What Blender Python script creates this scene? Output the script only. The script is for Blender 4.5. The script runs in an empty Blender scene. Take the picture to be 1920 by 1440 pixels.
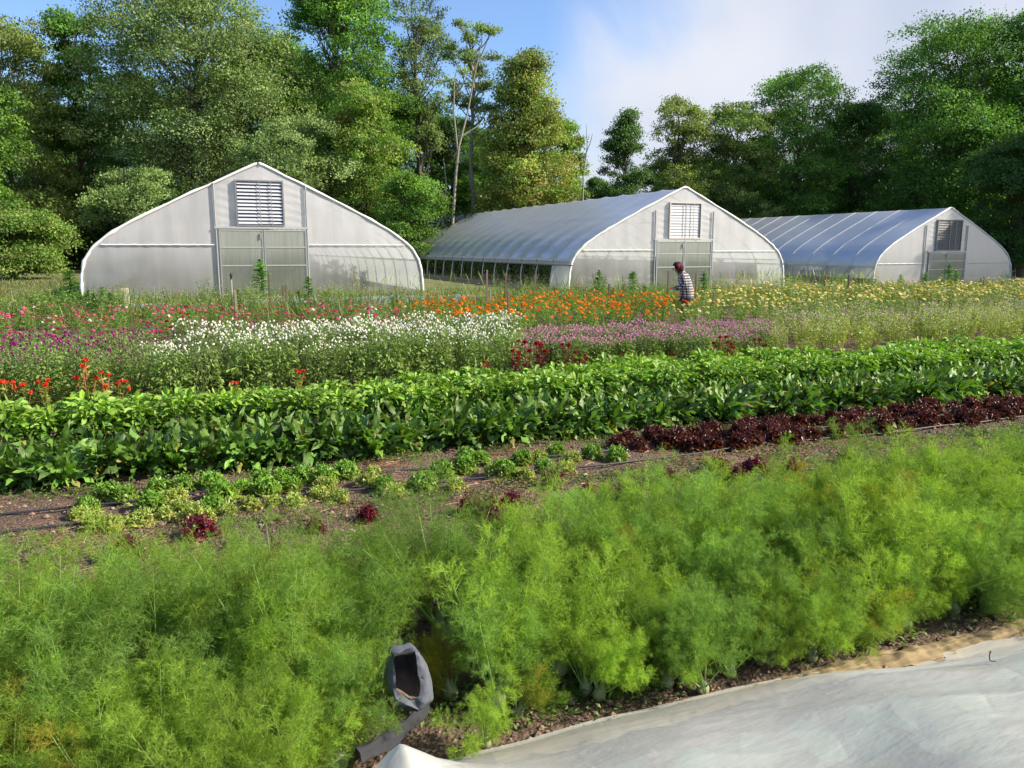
import bpy, bmesh, math, random
import numpy as np
from mathutils import Vector, Matrix
rng = np.random.default_rng(7)
random.seed(7)
SC = bpy.context.scene
COL = SC.collection
# ------------------------------------------------------------------ camera
CAM_H = 1.7
PITCH, YAW = math.radians(9.63), math.radians(21.9)
FPX = 1497.0
FW = np.array([math.sin(YAW)*math.cos(PITCH), math.cos(YAW)*math.cos(PITCH), -math.sin(PITCH)])
RT = np.array([math.cos(YAW), -math.sin(YAW), 0.0])
UP = np.cross(RT, FW)
cam = bpy.data.cameras.new('camera')
cam.sensor_width = 36; cam.lens = FPX/1920*36; cam.clip_end = 3000; cam.clip_start = .05
co = bpy.data.objects.new('camera', cam); COL.objects.link(co)
co.location = (0, 0, CAM_H)
co.rotation_euler = (math.pi/2-PITCH, 0, -YAW)
SC.camera = co
# ------------------------------------------------------------------ light
SUN_EL, SUN_V = math.radians(34), np.array([0.89, -0.456])
sun = bpy.data.lights.new('sun', 'SUN'); sun.energy = 4.9; sun.angle = math.radians(.55); sun.color = (1, .91, .75)
so = bpy.data.objects.new('sun', sun); COL.objects.link(so)
sd = Vector((SUN_V[0]*math.cos(SUN_EL), SUN_V[1]*math.cos(SUN_EL), math.sin(SUN_EL)))
so.rotation_euler = sd.to_track_quat('Z', 'Y').to_euler()
W = bpy.data.worlds.new("World"); SC.world = W; W.use_nodes = True
nt = W.node_tree; nt.nodes.clear()
def N(nt, t, **kw):
    n = nt.nodes.new(t)
    for k, v in kw.items():
        if k in n.inputs.keys(): n.inputs[k].default_value = v
        else: setattr(n, k, v)
    return n
sky = nt.nodes.new('ShaderNodeTexSky'); sky.sky_type = 'NISHITA'; sky.sun_disc = False
sky.sun_elevation = SUN_EL; sky.sun_rotation = math.atan2(SUN_V[0], SUN_V[1]); sky.dust_density = .6; sky.ozone_density = 2.5; sky.air_density = 1.0
bgs = N(nt, 'ShaderNodeBackground', Strength=.10)
skt = nt.nodes.new('ShaderNodeMix'); skt.data_type = 'RGBA'; skt.blend_type = 'MULTIPLY'; skt.inputs[0].default_value = 1; skt.inputs[7].default_value = (.86, .99, 1.18, 1)
nt.links.new(sky.outputs[0], skt.inputs[6]); nt.links.new(skt.outputs[2], bgs.inputs[0])
tc = nt.nodes.new('ShaderNodeTexCoord')
# mist bank to the right: a direction mask broken by noise
cdir = FW*1.0 + RT*0.62 + UP*0.22; cdir /= np.linalg.norm(cdir)
dot = nt.nodes.new('ShaderNodeVectorMath'); dot.operation = 'DOT_PRODUCT'; dot.inputs[1].default_value = tuple(RT*.93 - UP*.37)
nt.links.new(tc.outputs['Generated'], dot.inputs[0])
nz = N(nt, 'ShaderNodeTexNoise', Scale=3.0, Detail=6.0, Roughness=.55, Distortion=.4)
nt.links.new(tc.outputs['Generated'], nz.inputs['Vector'])
ma = nt.nodes.new('ShaderNodeMath'); ma.operation = 'MULTIPLY_ADD'; ma.inputs[1].default_value = .42
nt.links.new(nz.outputs['Fac'], ma.inputs[0]); nt.links.new(dot.outputs['Value'], ma.inputs[2])
mr = nt.nodes.new('ShaderNodeMapRange'); mr.interpolation_type = 'SMOOTHSTEP'
mr.inputs['From Min'].default_value = .10; mr.inputs['From Max'].default_value = .27
mr.inputs['To Min'].default_value = .04; mr.inputs['To Max'].default_value = .93
nt.links.new(ma.outputs[0], mr.inputs['Value'])
n2 = N(nt, 'ShaderNodeTexNoise', Scale=2.2, Detail=4.0); nt.links.new(tc.outputs['Generated'], n2.inputs['Vector'])
cr = nt.nodes.new('ShaderNodeValToRGB'); cr.color_ramp.elements[0].position = .35; cr.color_ramp.elements[0].color = (.56, .62, .77, 1)
cr.color_ramp.elements[1].position = .62; cr.color_ramp.elements[1].color = (.88, .89, .93, 1)
nt.links.new(n2.outputs['Fac'], cr.inputs[0])
bgc = N(nt, 'ShaderNodeBackground', Strength=.55); nt.links.new(cr.outputs[0], bgc.inputs[0])
mx = nt.nodes.new('ShaderNodeMixShader'); nt.links.new(mr.outputs[0], mx.inputs[0])
nt.links.new(bgs.outputs[0], mx.inputs[1]); nt.links.new(bgc.outputs[0], mx.inputs[2])
wo = nt.nodes.new('ShaderNodeOutputWorld'); nt.links.new(mx.outputs[0], wo.inputs[0])
vs = SC.view_settings; vs.view_transform = 'Standard'; vs.look = 'None'; vs.gamma = 1; vs.exposure = 0.92
cy = SC.cycles; cy.max_bounces = 7; cy.diffuse_bounces = 3; cy.glossy_bounces = 2; cy.transmission_bounces = 4
cy.transparent_max_bounces = 14; cy.caustics_reflective = False; cy.caustics_refractive = False
cy.use_denoising = True; cy.use_adaptive_sampling = True; cy.adaptive_threshold = .02; cy.sample_clamp_indirect = 6
# ------------------------------------------------------------------ helpers
def place(px, depth, py=466):
    P = np.array([0, 0, CAM_H]) + (FW + RT*(px-960)/FPX - UP*(py-720)/FPX)*depth
    return P
def onY(px, py, Y):
    d = FW + RT*(px-960)/FPX - UP*(py-720)/FPX
    return np.array([0, 0, CAM_H]) + d*(Y/d[1])
def sstep(a, b, x): 
    t = np.clip((np.asarray(x, float)-a)/(b-a), 0, 1); return t*t*(3-2*t)
def terrain(x, y):
    return -0.0125*np.maximum(0, np.asarray(x, float)-6)*sstep(19, 30, y)
def gz(x, y): return float(terrain(x, y))
def nrm(a): return a/np.maximum(np.linalg.norm(a, axis=-1, keepdims=True), 1e-9)
def rdir(n, zmin=-1., zmax=1.):
    z = rng.uniform(zmin, zmax, n); t = rng.uniform(0, 2*np.pi, n); r = np.sqrt(1-z*z)
    return np.stack([r*np.cos(t), r*np.sin(t), z], 1)
def jit(c, n, v=.15, h=.06):
    c = np.asarray(c, float); k = 1+rng.normal(0, v, (n, 1)); return np.clip(c*k*(1+rng.normal(0, h, (n, 3))), 0.002, 1)
class MB:
    def __init__(s): s.v = []; s.c = []; s.q = []; s.t = []; s.qm = []; s.tm = []; s.n = 0
    def add(s, V, quads=None, tris=None, col=(.5, .5, .5), mat=0):
        V = np.asarray(V, float).reshape(-1, 3); c = np.asarray(col, float)
        if c.ndim == 1: c = np.broadcast_to(c, V.shape)
        s.v.append(V); s.c.append(c)
        if quads is not None and len(quads):
            q = np.asarray(quads, np.int64).reshape(-1, 4)+s.n; s.q.append(q); s.qm.append(np.full(len(q), mat))
        if tris is not None and len(tris):
            t = np.asarray(tris, np.int64).reshape(-1, 3)+s.n; s.t.append(t); s.tm.append(np.full(len(t), mat))
        s.n += len(V)
    def grid(s, G, col, mat=0, closed=False):
        """G (n,k,c,3) strips; col (n,3)"""
        n, k, c, _ = G.shape
        b = (np.arange(n)*k*c)[:, None, None]
        i = np.arange(k-1)[None, :, None]*c; j = np.arange(c if closed else c-1)[None, None, :]
        j2 = (j+1) % c
        q = np.stack([b+i+j, b+i+j2, b+i+c+j2, b+i+c+j], -1).reshape(-1, 4)
        col = np.asarray(col, float)
        if col.ndim == 1: col = np.broadcast_to(col, (n, 3))
        cc = np.repeat(col, k*c, axis=0) if col.ndim == 2 else col.reshape(-1, 3)
        s.add(G.reshape(-1, 3), quads=q, col=cc, mat=mat)
    def mesh(s, name, mats, smooth=False):
        m = bpy.data.meshes.new(name)
        V = np.concatenate(s.v); C = np.concatenate(s.c)
        Q = np.concatenate(s.q) if s.q else np.zeros((0, 4), int); T = np.concatenate(s.t) if s.t else np.zeros((0, 3), int)
        m.vertices.add(len(V)); m.vertices.foreach_set('co', V.astype(np.float32).ravel())
        m.loops.add(Q.size+T.size); m.loops.foreach_set('vertex_index', np.concatenate([Q.ravel(), T.ravel()]).astype(np.int32))
        m.polygons.add(len(Q)+len(T))
        ls = np.concatenate([np.arange(len(Q))*4, len(Q)*4+np.arange(len(T))*3]).astype(np.int32)
        m.polygons.foreach_set('loop_start', ls)
        mi = np.concatenate((s.qm or [np.zeros(0)])+(s.tm or [np.zeros(0)])).astype(np.int32)
        m.polygons.foreach_set('material_index', mi)
        m.polygons.foreach_set('use_smooth', np.full(len(mi), bool(smooth)))
        a = m.color_attributes.new('Col', 'FLOAT_COLOR', 'POINT')
        a.data.foreach_set('color', np.concatenate([C, np.ones((len(C), 1))], 1).astype(np.float32).ravel())
        for x in (mats if isinstance(mats, (list, tuple)) else [mats]): m.materials.append(x)
        m.update(); m.validate()
        return m
def link(name, mesh, parent=None, loc=None, rot=None, sc=None):
    o = bpy.data.objects.new(name, mesh); COL.objects.link(o)
    if parent is not None: o.parent = parent
    if loc is not None: o.location = [float(q) for q in loc]
    if rot is not None: o.rotation_euler = rot
    if sc is not None: o.scale = sc if hasattr(sc, '__len__') else (sc, sc, sc)
    return o
def tag(o, label, cat, group=None, kind=None):
    if label: o['label'] = label
    if cat: o['category'] = cat
    if group: o['group'] = group
    if kind: o['kind'] = kind
    return o
def struct(o, label=None): o['kind'] = 'structure'; return o
# ---- material makers
def mat(name):
    m = bpy.data.materials.new(name); m.use_nodes = True; nt = m.node_tree; nt.nodes.clear()
    return m, nt, nt.nodes.new('ShaderNodeOutputMaterial')
def leafmat(name, rough=.5, trans=.35, tint=(1.25, 1.35, .5), spec=.35, vary=.25):
    m, nt, out = mat(name)
    a = nt.nodes.new('ShaderNodeAttribute'); a.attribute_name = 'Col'
    oi = nt.nodes.new('ShaderNodeObjectInfo')
    r = N(nt, 'ShaderNodeMapRange'); r.inputs['To Min'].default_value = 1-vary; r.inputs['To Max'].default_value = 1+vary
    nt.links.new(oi.outputs['Random'], r.inputs['Value'])
    hs = nt.nodes.new('ShaderNodeHueSaturation'); nt.links.new(a.outputs['Color'], hs.inputs['Color']); nt.links.new(r.outputs[0], hs.inputs['Value'])
    p = N(nt, 'ShaderNodeBsdfPrincipled', Roughness=rough); p.inputs['Specular IOR Level'].default_value = spec
    nt.links.new(hs.outputs[0], p.inputs['Base Color'])
    t = nt.nodes.new('ShaderNodeBsdfTranslucent')
    mm = nt.nodes.new('ShaderNodeMix'); mm.data_type = 'RGBA'; mm.blend_type = 'MULTIPLY'; mm.inputs[0].default_value = 1
    nt.links.new(hs.outputs[0], mm.inputs[6]); mm.inputs[7].default_value = (*tint, 1)
    nt.links.new(mm.outputs[2], t.inputs['Color'])
    x = nt.nodes.new('ShaderNodeMixShader'); x.inputs[0].default_value = trans
    nt.links.new(p.outputs[0], x.inputs[1]); nt.links.new(t.outputs[0], x.inputs[2]); nt.links.new(x.outputs[0], out.inputs[0])
    return m
def attrmat(name, rough=.7, noise=0., nscale=20., bump=0., metal=0., spec=.3):
    m, nt, out = mat(name)
    a = nt.nodes.new('ShaderNodeAttribute'); a.attribute_name = 'Col'
    p = N(nt, 'ShaderNodeBsdfPrincipled', Roughness=rough, Metallic=metal); p.inputs['Specular IOR Level'].default_value = spec
    tc = nt.nodes.new('ShaderNodeTexCoord'); nz = N(nt, 'ShaderNodeTexNoise', Scale=nscale, Detail=5.0); nt.links.new(tc.outputs['Object'], nz.inputs['Vector'])
    r = nt.nodes.new('ShaderNodeMapRange'); r.inputs['To Min'].default_value = 1-noise; r.inputs['To Max'].default_value = 1+noise
    nt.links.new(nz.outputs['Fac'], r.inputs['Value'])
    hs = nt.nodes.new('ShaderNodeHueSaturation'); nt.links.new(a.outputs['Color'], hs.inputs['Color']); nt.links.new(r.outputs[0], hs.inputs['Value'])
    nt.links.new(hs.outputs[0], p.inputs['Base Color'])
    if bump:
        b = N(nt, 'ShaderNodeBump', Strength=bump); b.inputs['Distance'].default_value = .02; nt.links.new(nz.outputs['Fac'], b.inputs['Height']); nt.links.new(b.outputs[0], p.inputs['Normal'])
    nt.links.new(p.outputs[0], out.inputs[0]); return m
M_leaf = leafmat('leaf_green', .45, .35)
M_tree = leafmat('tree_leaf', .5, .33, (1.2, 1.3, .5), .22, .12)
M_gloss = leafmat('glossy_leaf', .48, .25, (1.2, 1.4, .35), .42, .12)
M_fen = leafmat('fennel_thread', .55, .48, (1.2, 1.3, .5), .3, .22)
M_petal = leafmat('petal', .6, .25, (1.1, 1.0, 1.0), .2, .12)
M_lett = leafmat('lettuce_leaf', .4, .35, (1.2, 1.2, .6), .5, .12)
M_bark = attrmat('bark', .9, .35, 9, .6)
M_wood = attrmat('weathered_wood', .85, .3, 30, .4)
M_skin = attrmat('skin', .6)
M_cloth = attrmat('cloth', .85, .35, 28, .3)
M_metal = attrmat('galvanised_metal', .42, .12, 6, 0, .6, .5)
M_plain = attrmat('plain_paint', .6, .06, 8)
M_rubber = attrmat('black_tubing', .55, .1, 20, 0, 0, .4)
M_clod = attrmat('earth_clod', .95, .3, 60, .5)
def soilmat():
    m, nt, out = mat('field_soil')
    tc = nt.nodes.new('ShaderNodeTexCoord')
    n1 = N(nt, 'ShaderNodeTexNoise', Scale=2.2, Detail=8.0, Roughness=.7); n2 = N(nt, 'ShaderNodeTexNoise', Scale=45, Detail=6.0, Roughness=.75)
    v = N(nt, 'ShaderNodeTexVoronoi', Scale=60.0)
    for n in (n1, n2, v): nt.links.new(tc.outputs['Object'], n.inputs['Vector'])
    cr = nt.nodes.new('ShaderNodeValToRGB'); e = cr.color_ramp.elements
    e[0].position = .3; e[0].color = (.075, .05, .036, 1); e[1].position = .72; e[1].color = (.25, .175, .13, 1)
    mxx = N(nt, 'ShaderNodeMath', operation='ADD'); mxx.use_clamp = True
    ml = N(nt, 'ShaderNodeMath', operation='MULTIPLY'); ml.inputs[1].default_value = .5
    nt.links.new(n1.outputs['Fac'], mxx.inputs[0]); nt.links.new(n2.outputs['Fac'], mxx.inputs[1]); nt.links.new(mxx.outputs[0], ml.inputs[0]); mxx.use_clamp = False
    nt.links.new(ml.outputs[0], cr.inputs[0])
    p = N(nt, 'ShaderNodeBsdfPrincipled', Roughness=.95); p.inputs['Specular IOR Level'].default_value = .15
    nt.links.new(cr.outputs[0], p.inputs['Base Color'])
    ad = N(nt, 'ShaderNodeMath', operation='ADD'); nt.links.new(n2.outputs['Fac'], ad.inputs[0]); nt.links.new(v.outputs['Distance'], ad.inputs[1])
    b = N(nt, 'ShaderNodeBump', Strength=.9); b.inputs['Distance'].default_value = .02; nt.links.new(ad.outputs[0], b.inputs['Height']); nt.links.new(b.outputs[0], p.inputs['Normal'])
    nt.links.new(p.outputs[0], out.inputs[0]); return m
M_soil = soilmat()
def meadowmat():
    m, nt, out = mat('meadow_turf')
    tc = nt.nodes.new('ShaderNodeTexCoord')
    n1 = N(nt, 'ShaderNodeTexNoise', Scale=.35, Detail=8.0, Roughness=.7); nt.links.new(tc.outputs['Object'], n1.inputs['Vector'])
    cr = nt.nodes.new('ShaderNodeValToRGB'); e = cr.color_ramp.elements
    e[0].position = .35; e[0].color = (.085, .10, .03, 1); e[1].position = .65; e[1].color = (.19, .19, .075, 1)
    nt.links.new(n1.outputs['Fac'], cr.inputs[0])
    p = N(nt, 'ShaderNodeBsdfPrincipled', Roughness=.9); nt.links.new(cr.outputs[0], p.inputs['Base Color'])
    n2 = N(nt, 'ShaderNodeTexNoise', Scale=18, Detail=6.0); nt.links.new(tc.outputs['Object'], n2.inputs['Vector'])
    b = N(nt, 'ShaderNodeBump', Strength=.8); b.inputs['Distance'].default_value = .08; nt.links.new(n2.outputs['Fac'], b.inputs['Height']); nt.links.new(b.outputs[0], p.inputs['Normal'])
    nt.links.new(p.outputs[0], out.inputs[0]); return m
M_meadow = meadowmat()
def filmmat(name, clear, col=(.80, .81, .84), trans=.5, rough=.3, gl=.16, streak=(1., 1., 1.), ns=3.0, amt=.12, bump=.15, clear_tint=(.92, .95, .92), fk=.5):
    m, nt, out = mat(name)
    tc = nt.nodes.new('ShaderNodeTexCoord'); mp = nt.nodes.new('ShaderNodeMapping'); mp.inputs['Scale'].default_value = streak
    nt.links.new(tc.outputs['Object'], mp.inputs['Vector'])
    nz = N(nt, 'ShaderNodeTexNoise', Scale=ns, Detail=6.0, Roughness=.6); nt.links.new(mp.outputs[0], nz.inputs['Vector'])
    b = N(nt, 'ShaderNodeBump', Strength=bump); b.inputs['Distance'].default_value = .05; nt.links.new(nz.outputs['Fac'], b.inputs['Height'])
    r = nt.nodes.new('ShaderNodeMapRange'); r.inputs['From Min'].default_value = .3; r.inputs['From Max'].default_value = .7; r.inputs['To Min'].default_value = 1-amt; r.inputs['To Max'].default_value = 1+amt*.4
    nt.links.new(nz.outputs['Fac'], r.inputs['Value'])
    hs = nt.nodes.new('ShaderNodeHueSaturation'); hs.inputs['Color'].default_value = (*col, 1); nt.links.new(r.outputs[0], hs.inputs['Value'])
    d = nt.nodes.new('ShaderNodeBsdfDiffuse'); t = nt.nodes.new('ShaderNodeBsdfTranslucent'); g = N(nt, 'ShaderNodeBsdfGlossy', Roughness=rough)
    nt.links.new(hs.outputs[0], d.inputs['Color']); nt.links.new(hs.outputs[0], t.inputs['Color'])
    for n in (d, g): nt.links.new(b.outputs[0], n.inputs['Normal'])
    m1 = nt.nodes.new('ShaderNodeMixShader'); m1.inputs[0].default_value = trans; nt.links.new(d.outputs[0], m1.inputs[1]); nt.links.new(t.outputs[0], m1.inputs[2])
    lw = N(nt, 'ShaderNodeLayerWeight', Blend=.35); nt.links.new(b.outputs[0], lw.inputs['Normal'])
    mlt = N(nt, 'ShaderNodeMath', operation='MULTIPLY_ADD'); mlt.inputs[1].default_value = fk; mlt.inputs[2].default_value = gl*.5; nt.links.new(lw.outputs['Fresnel'], mlt.inputs[0])
    tr = nt.nodes.new('ShaderNodeBsdfTransparent'); tr.inputs['Color'].default_value = (*clear_tint, 1)
    m2 = nt.nodes.new('ShaderNodeMixShader')
    if isinstance(clear, tuple):     # film clearer low down, milkier above
        sp = nt.nodes.new('ShaderNodeSeparateXYZ'); nt.links.new(tc.outputs['Object'], sp.inputs[0])
        mrz = nt.nodes.new('ShaderNodeMapRange'); mrz.interpolation_type = 'SMOOTHSTEP'
        mrz.inputs['From Min'].default_value = clear[2]; mrz.inputs['From Max'].default_value = clear[3]
        mrz.inputs['To Min'].default_value = clear[0]; mrz.inputs['To Max'].default_value = clear[1]
        nt.links.new(sp.outputs['Z'], mrz.inputs['Value'])
        nb = N(nt, 'ShaderNodeTexNoise', Scale=.45, Detail=3.0); nt.links.new(tc.outputs['Object'], nb.inputs['Vector'])
        mad = N(nt, 'ShaderNodeMath', operation='MULTIPLY_ADD'); mad.inputs[1].default_value = .7; nt.links.new(nb.outputs['Fac'], mad.inputs[0]); nt.links.new(mrz.outputs[0], mad.inputs[2])
        sb = N(nt, 'ShaderNodeMath', operation='SUBTRACT'); sb.use_clamp = True; sb.inputs[1].default_value = .33; nt.links.new(mad.outputs[0], sb.inputs[0]); nt.links.new(sb.outputs[0], m2.inputs[0])
    else: m2.inputs[0].default_value = clear
    nt.links.new(m1.outputs[0], m2.inputs[1]); nt.links.new(tr.outputs[0], m2.inputs[2])
    m3 = nt.nodes.new('ShaderNodeMixShader'); nt.links.new(mlt.outputs[0], m3.inputs[0]); nt.links.new(m2.outputs[0], m3.inputs[1]); nt.links.new(g.outputs[0], m3.inputs[2])
    nt.links.new(m3.outputs[0], out.inputs[0]); return m
M_endfilm = filmmat('end_wall_film', (.68, .20, .4, 2.6), (.90, .88, .91), .42, .35, .10, (1, 1, .12), 2.2, .16, .05, (.80, .86, .80))
M_roof = filmmat('roof_film', .14, (.80, .82, .88), .45, .35, .12, (1, .3, 1), .35, .20, .06)
M_side = filmmat('side_curtain_film', .35, (.78, .82, .86), .5, .3, .12)
M_door = filmmat('door_panel', (.74, .30, .8, 2.0), (.74, .77, .72), .5, .2, .22, (6, 1, .12), 8.0, .25, .05, (.62, .68, .55))
M_net = filmmat('insect_net', .44, (.84, .86, .82), .45, .6, .03, (.4, 1.5, 1), 5.0, .20, .30, (.95, .97, .96), .08)
M_burlap = filmmat('net_hem', .08, (.40, .30, .17), .15, .85, .0, (.5, 3, 1), 14.0, .4, .4, (.9, .85, .7), .02)
# ------------------------------------------------------------------ geometry helpers
def arc(P, D, L, k, droop=0., curl=None):
    """P,D (n,3), L (n,) -> centre line (n,k,3), tangents"""
    n = len(P); C = np.zeros((n, k, 3)); T = np.zeros((n, k, 3)); C[:, 0] = P
    d = nrm(np.asarray(D, float)); st = (np.asarray(L)/(k-1))[:, None]
    dr = np.broadcast_to(np.asarray(droop, float), (n,))
    for i in range(k):
        T[:, i] = d
        if i < k-1:
            C[:, i+1] = C[:, i]+d*st
            d = nrm(d+np.stack([np.zeros(n), np.zeros(n), -dr], 1)/(k-1))
    return C, T
def leaves(mb, P, D, L, Wd, col, k=3, c=3, droop=.8, fold=.3, ruf=0., rfreq=6., prof=None, mat=0, roll=.5, up=None):
    n = len(P); L = np.broadcast_to(np.asarray(L, float), (n,)); Wd = np.broadcast_to(np.asarray(Wd, float), (n,))
    C, T = arc(P, D, L, k, droop)
    upv = np.array([0, 0, 1.])+rng.normal(0, roll, (n, 3)) if up is None else up
    S = nrm(np.cross(T, upv[:, None, :])); Nn = np.cross(S, T)
    t = np.linspace(0, 1, k)
    if prof is None: prof = np.sin(np.pi*np.clip(t*.9+.06, 0, 1))**.8 if k > 3 else (np.array([.15, 1, .04]) if k == 3 else np.array([1, .05]))
    w = (Wd[:, None]*np.asarray(prof)[None])[:, :, None, None]*.5
    u = np.linspace(-1, 1, c)[None, None, :, None]
    G = C[:, :, None]+S[:, :, None]*w*u+Nn[:, :, None]*(np.abs(u)*w*fold)
    if ruf:
        ph = rng.uniform(0, 6.28, (n, 1, 1, 1)); tt = t[None, :, None, None]
        G = G+Nn[:, :, None]*(ruf*w*np.abs(u)**1.5*np.sin(ph+rfreq*tt*6.28+u*1.7))+T[:, :, None]*(ruf*.5*w*np.abs(u)*np.cos(ph*1.7+rfreq*tt*9))
    mb.grid(G, col, mat)
def threads(mb, P, Q, w, col, mat=0):
    n = len(P); d = nrm(Q-P); s = nrm(np.cross(d, rdir(n)))*(w*.5)
    V = np.stack([P-s, P+s, Q], 1).reshape(-1, 3); col = np.asarray(col, float)
    cc = np.repeat(col, 3, 0) if col.ndim == 2 else col
    mb.add(V, tris=np.arange(3*n).reshape(-1, 3), col=cc, mat=mat)
def tube(mb, pts, rad, col=(.5, .5, .5), sides=6, mat=0, cap=True):
    pts = np.asarray(pts, float); k = len(pts); rad = np.broadcast_to(np.asarray(rad, float), (k,))
    T = nrm(np.gradient(pts, axis=0)); ref = np.array([0, 0, 1.]) if abs(T[0, 2]) < .9 else np.array([1., 0, 0])
    S = nrm(np.cross(T, ref)); B = np.cross(S, T)
    a = np.arange(sides)*2*np.pi/sides
    G = pts[:, None]+(S[:, None]*np.cos(a)[None, :, None]+B[:, None]*np.sin(a)[None, :, None])*rad[:, None, None]
    mb.grid(G[None], np.asarray(col, float), mat, closed=True)
    if cap:
        for e, i in ((0, 0), (1, k-1)):
            mb.add(np.concatenate([G[i], pts[i:i+1]]), tris=[(j, (j+1) % sides, sides) for j in range(sides)], col=col, mat=mat)
def box(mb, x0, x1, y0, y1, z0, z1, col=(.5, .5, .5), mat=0):
    V = [(x, y, z) for x in (x0, x1) for y in (y0, y1) for z in (z0, z1)]
    mb.add(V, quads=[(0, 1, 3, 2), (4, 6, 7, 5), (0, 4, 5, 1), (2, 3, 7, 6), (0, 2, 6, 4), (1, 5, 7, 3)], col=col, mat=mat)
def balls(mb, P, r, col, mat=0, flat=1., rings=3, seg=6):
    n = len(P); r = np.broadcast_to(np.asarray(r, float), (n,))
    th = np.linspace(.12, np.pi-.05, rings+1); ph = np.arange(seg)*2*np.pi/seg
    U = np.stack([np.sin(th)[:, None]*np.cos(ph), np.sin(th)[:, None]*np.sin(ph), np.repeat(np.cos(th)[:, None]*flat, seg, 1)], -1)
    mb.grid(P[:, None, None]+U[None]*r[:, None, None, None], col, mat, closed=True)
def noise2(x, y, s=1., seed=0, oct=4):
    r = np.random.default_rng(seed); out = 0*x; a = 1.
    for o in range(oct):
        for _ in range(3):
            th = r.uniform(0, 6.28); f = s*(1.9**o)*r.uniform(.8, 1.2); p = r.uniform(0, 6.28)
            out = out+a*np.sin((x*np.cos(th)+y*np.sin(th))*f*6.28+p)/3
        a *= .55
    return out
#PART_GROUND
# ------------------------------------------------------------------ ground
def gridsheet(name, xs, ys, zf, m, col=(.1, .08, .05), smooth=True):
    X, Y = np.meshgrid(xs, ys, indexing='ij'); Z = zf(X, Y)
    mb = MB(); mb.grid(np.stack([X, Y, Z], -1)[None], col)
    return struct(link(name, mb.mesh(name, m, smooth)))
def soil_h(x, y):
    near = (1-sstep(13, 17, y))*(1-sstep(11, 14, np.abs(x-3)))
    return terrain(x, y)+near*(noise2(x, y, .9, 3, 6)*.008+np.abs(noise2(x, y, 4.5, 5, 4))*.012-.006)
def dens(a, b, s1, s2):  # graded axis
    out = [a]
    while out[-1] < b: out.append(out[-1]+s1+(s2-s1)*max(0, (out[-1]-a)/(b-a)))
    return np.array(out)
xs = np.concatenate([-np.array([900, 400, 200, 100, 60, 40, 30, 20, 14, 10, 8, 6]), np.arange(-5, 12, .045), np.array([12, 12.6, 13.5, 15, 17, 20, 25, 30, 40, 50, 60, 80, 120, 200, 400, 900])])
ys = np.concatenate([np.array([-60, -20, -8, -3, -1, 0]), np.arange(.5, 11.5, .04), np.array([11.6, 11.8, 12.2, 13, 14, 16, 18, 19, 20, 22, 24, 26, 28, 30, 32, 40, 60, 100, 200, 500, 1200])])
gridsheet('ground', xs, ys, soil_h, M_soil)
mx_ = np.concatenate([-np.array([890, 400, 200, 100, 60, 40]), np.arange(-30, 62, 1.5), np.array([70, 100, 200, 400, 890])])
my_ = np.concatenate([np.array([19.6, 20.2, 21, 22, 23, 24, 26, 28, 29, 30, 31, 32]), np.array([36, 40, 50, 60, 80, 100, 200, 500, 1190])])
gridsheet('meadow', mx_, my_, lambda x, y: terrain(x, y)+.008+.03*(1-0)*np.clip(noise2(x, y, .13, 9, 3), 0, 1), M_meadow)
# ------------------------------------------------------------------ greenhouses
PROF = np.array([(5.62, 0), (5.60, .45), (5.57, .85), (5.47, 1.28), (5.25, 1.66), (4.88, 2.0), (4.38, 2.34), (3.75, 2.69), (2.5, 3.33), (1.25, 3.93), (.12, 4.47), (0, 4.5)])
def prof_at(zmin=0.):
    p = PROF[PROF[:, 1] >= zmin-1e-6]
    if p[0, 1] > zmin+1e-6:
        x = np.interp(zmin, PROF[:, 1], PROF[:, 0]); p = np.concatenate([[(x, zmin)], p])
    r = p; l = p[::-1][1:].copy(); l[:, 0] *= -1
    return np.concatenate([r, l])   # right base -> ridge -> left base
def densify(p, m=4):
    out = []
    for a, b in zip(p[:-1], p[1:]):
        for i in range(m): out.append(a+(b-a)*i/m)
    out.append(p[-1]); return np.array(out)
def topz(x): return float(np.interp(abs(x), PROF[::-1, 0], PROF[::-1, 1]))
GAL = (.42, .43, .44); WHT = (.80, .80, .80)
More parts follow.
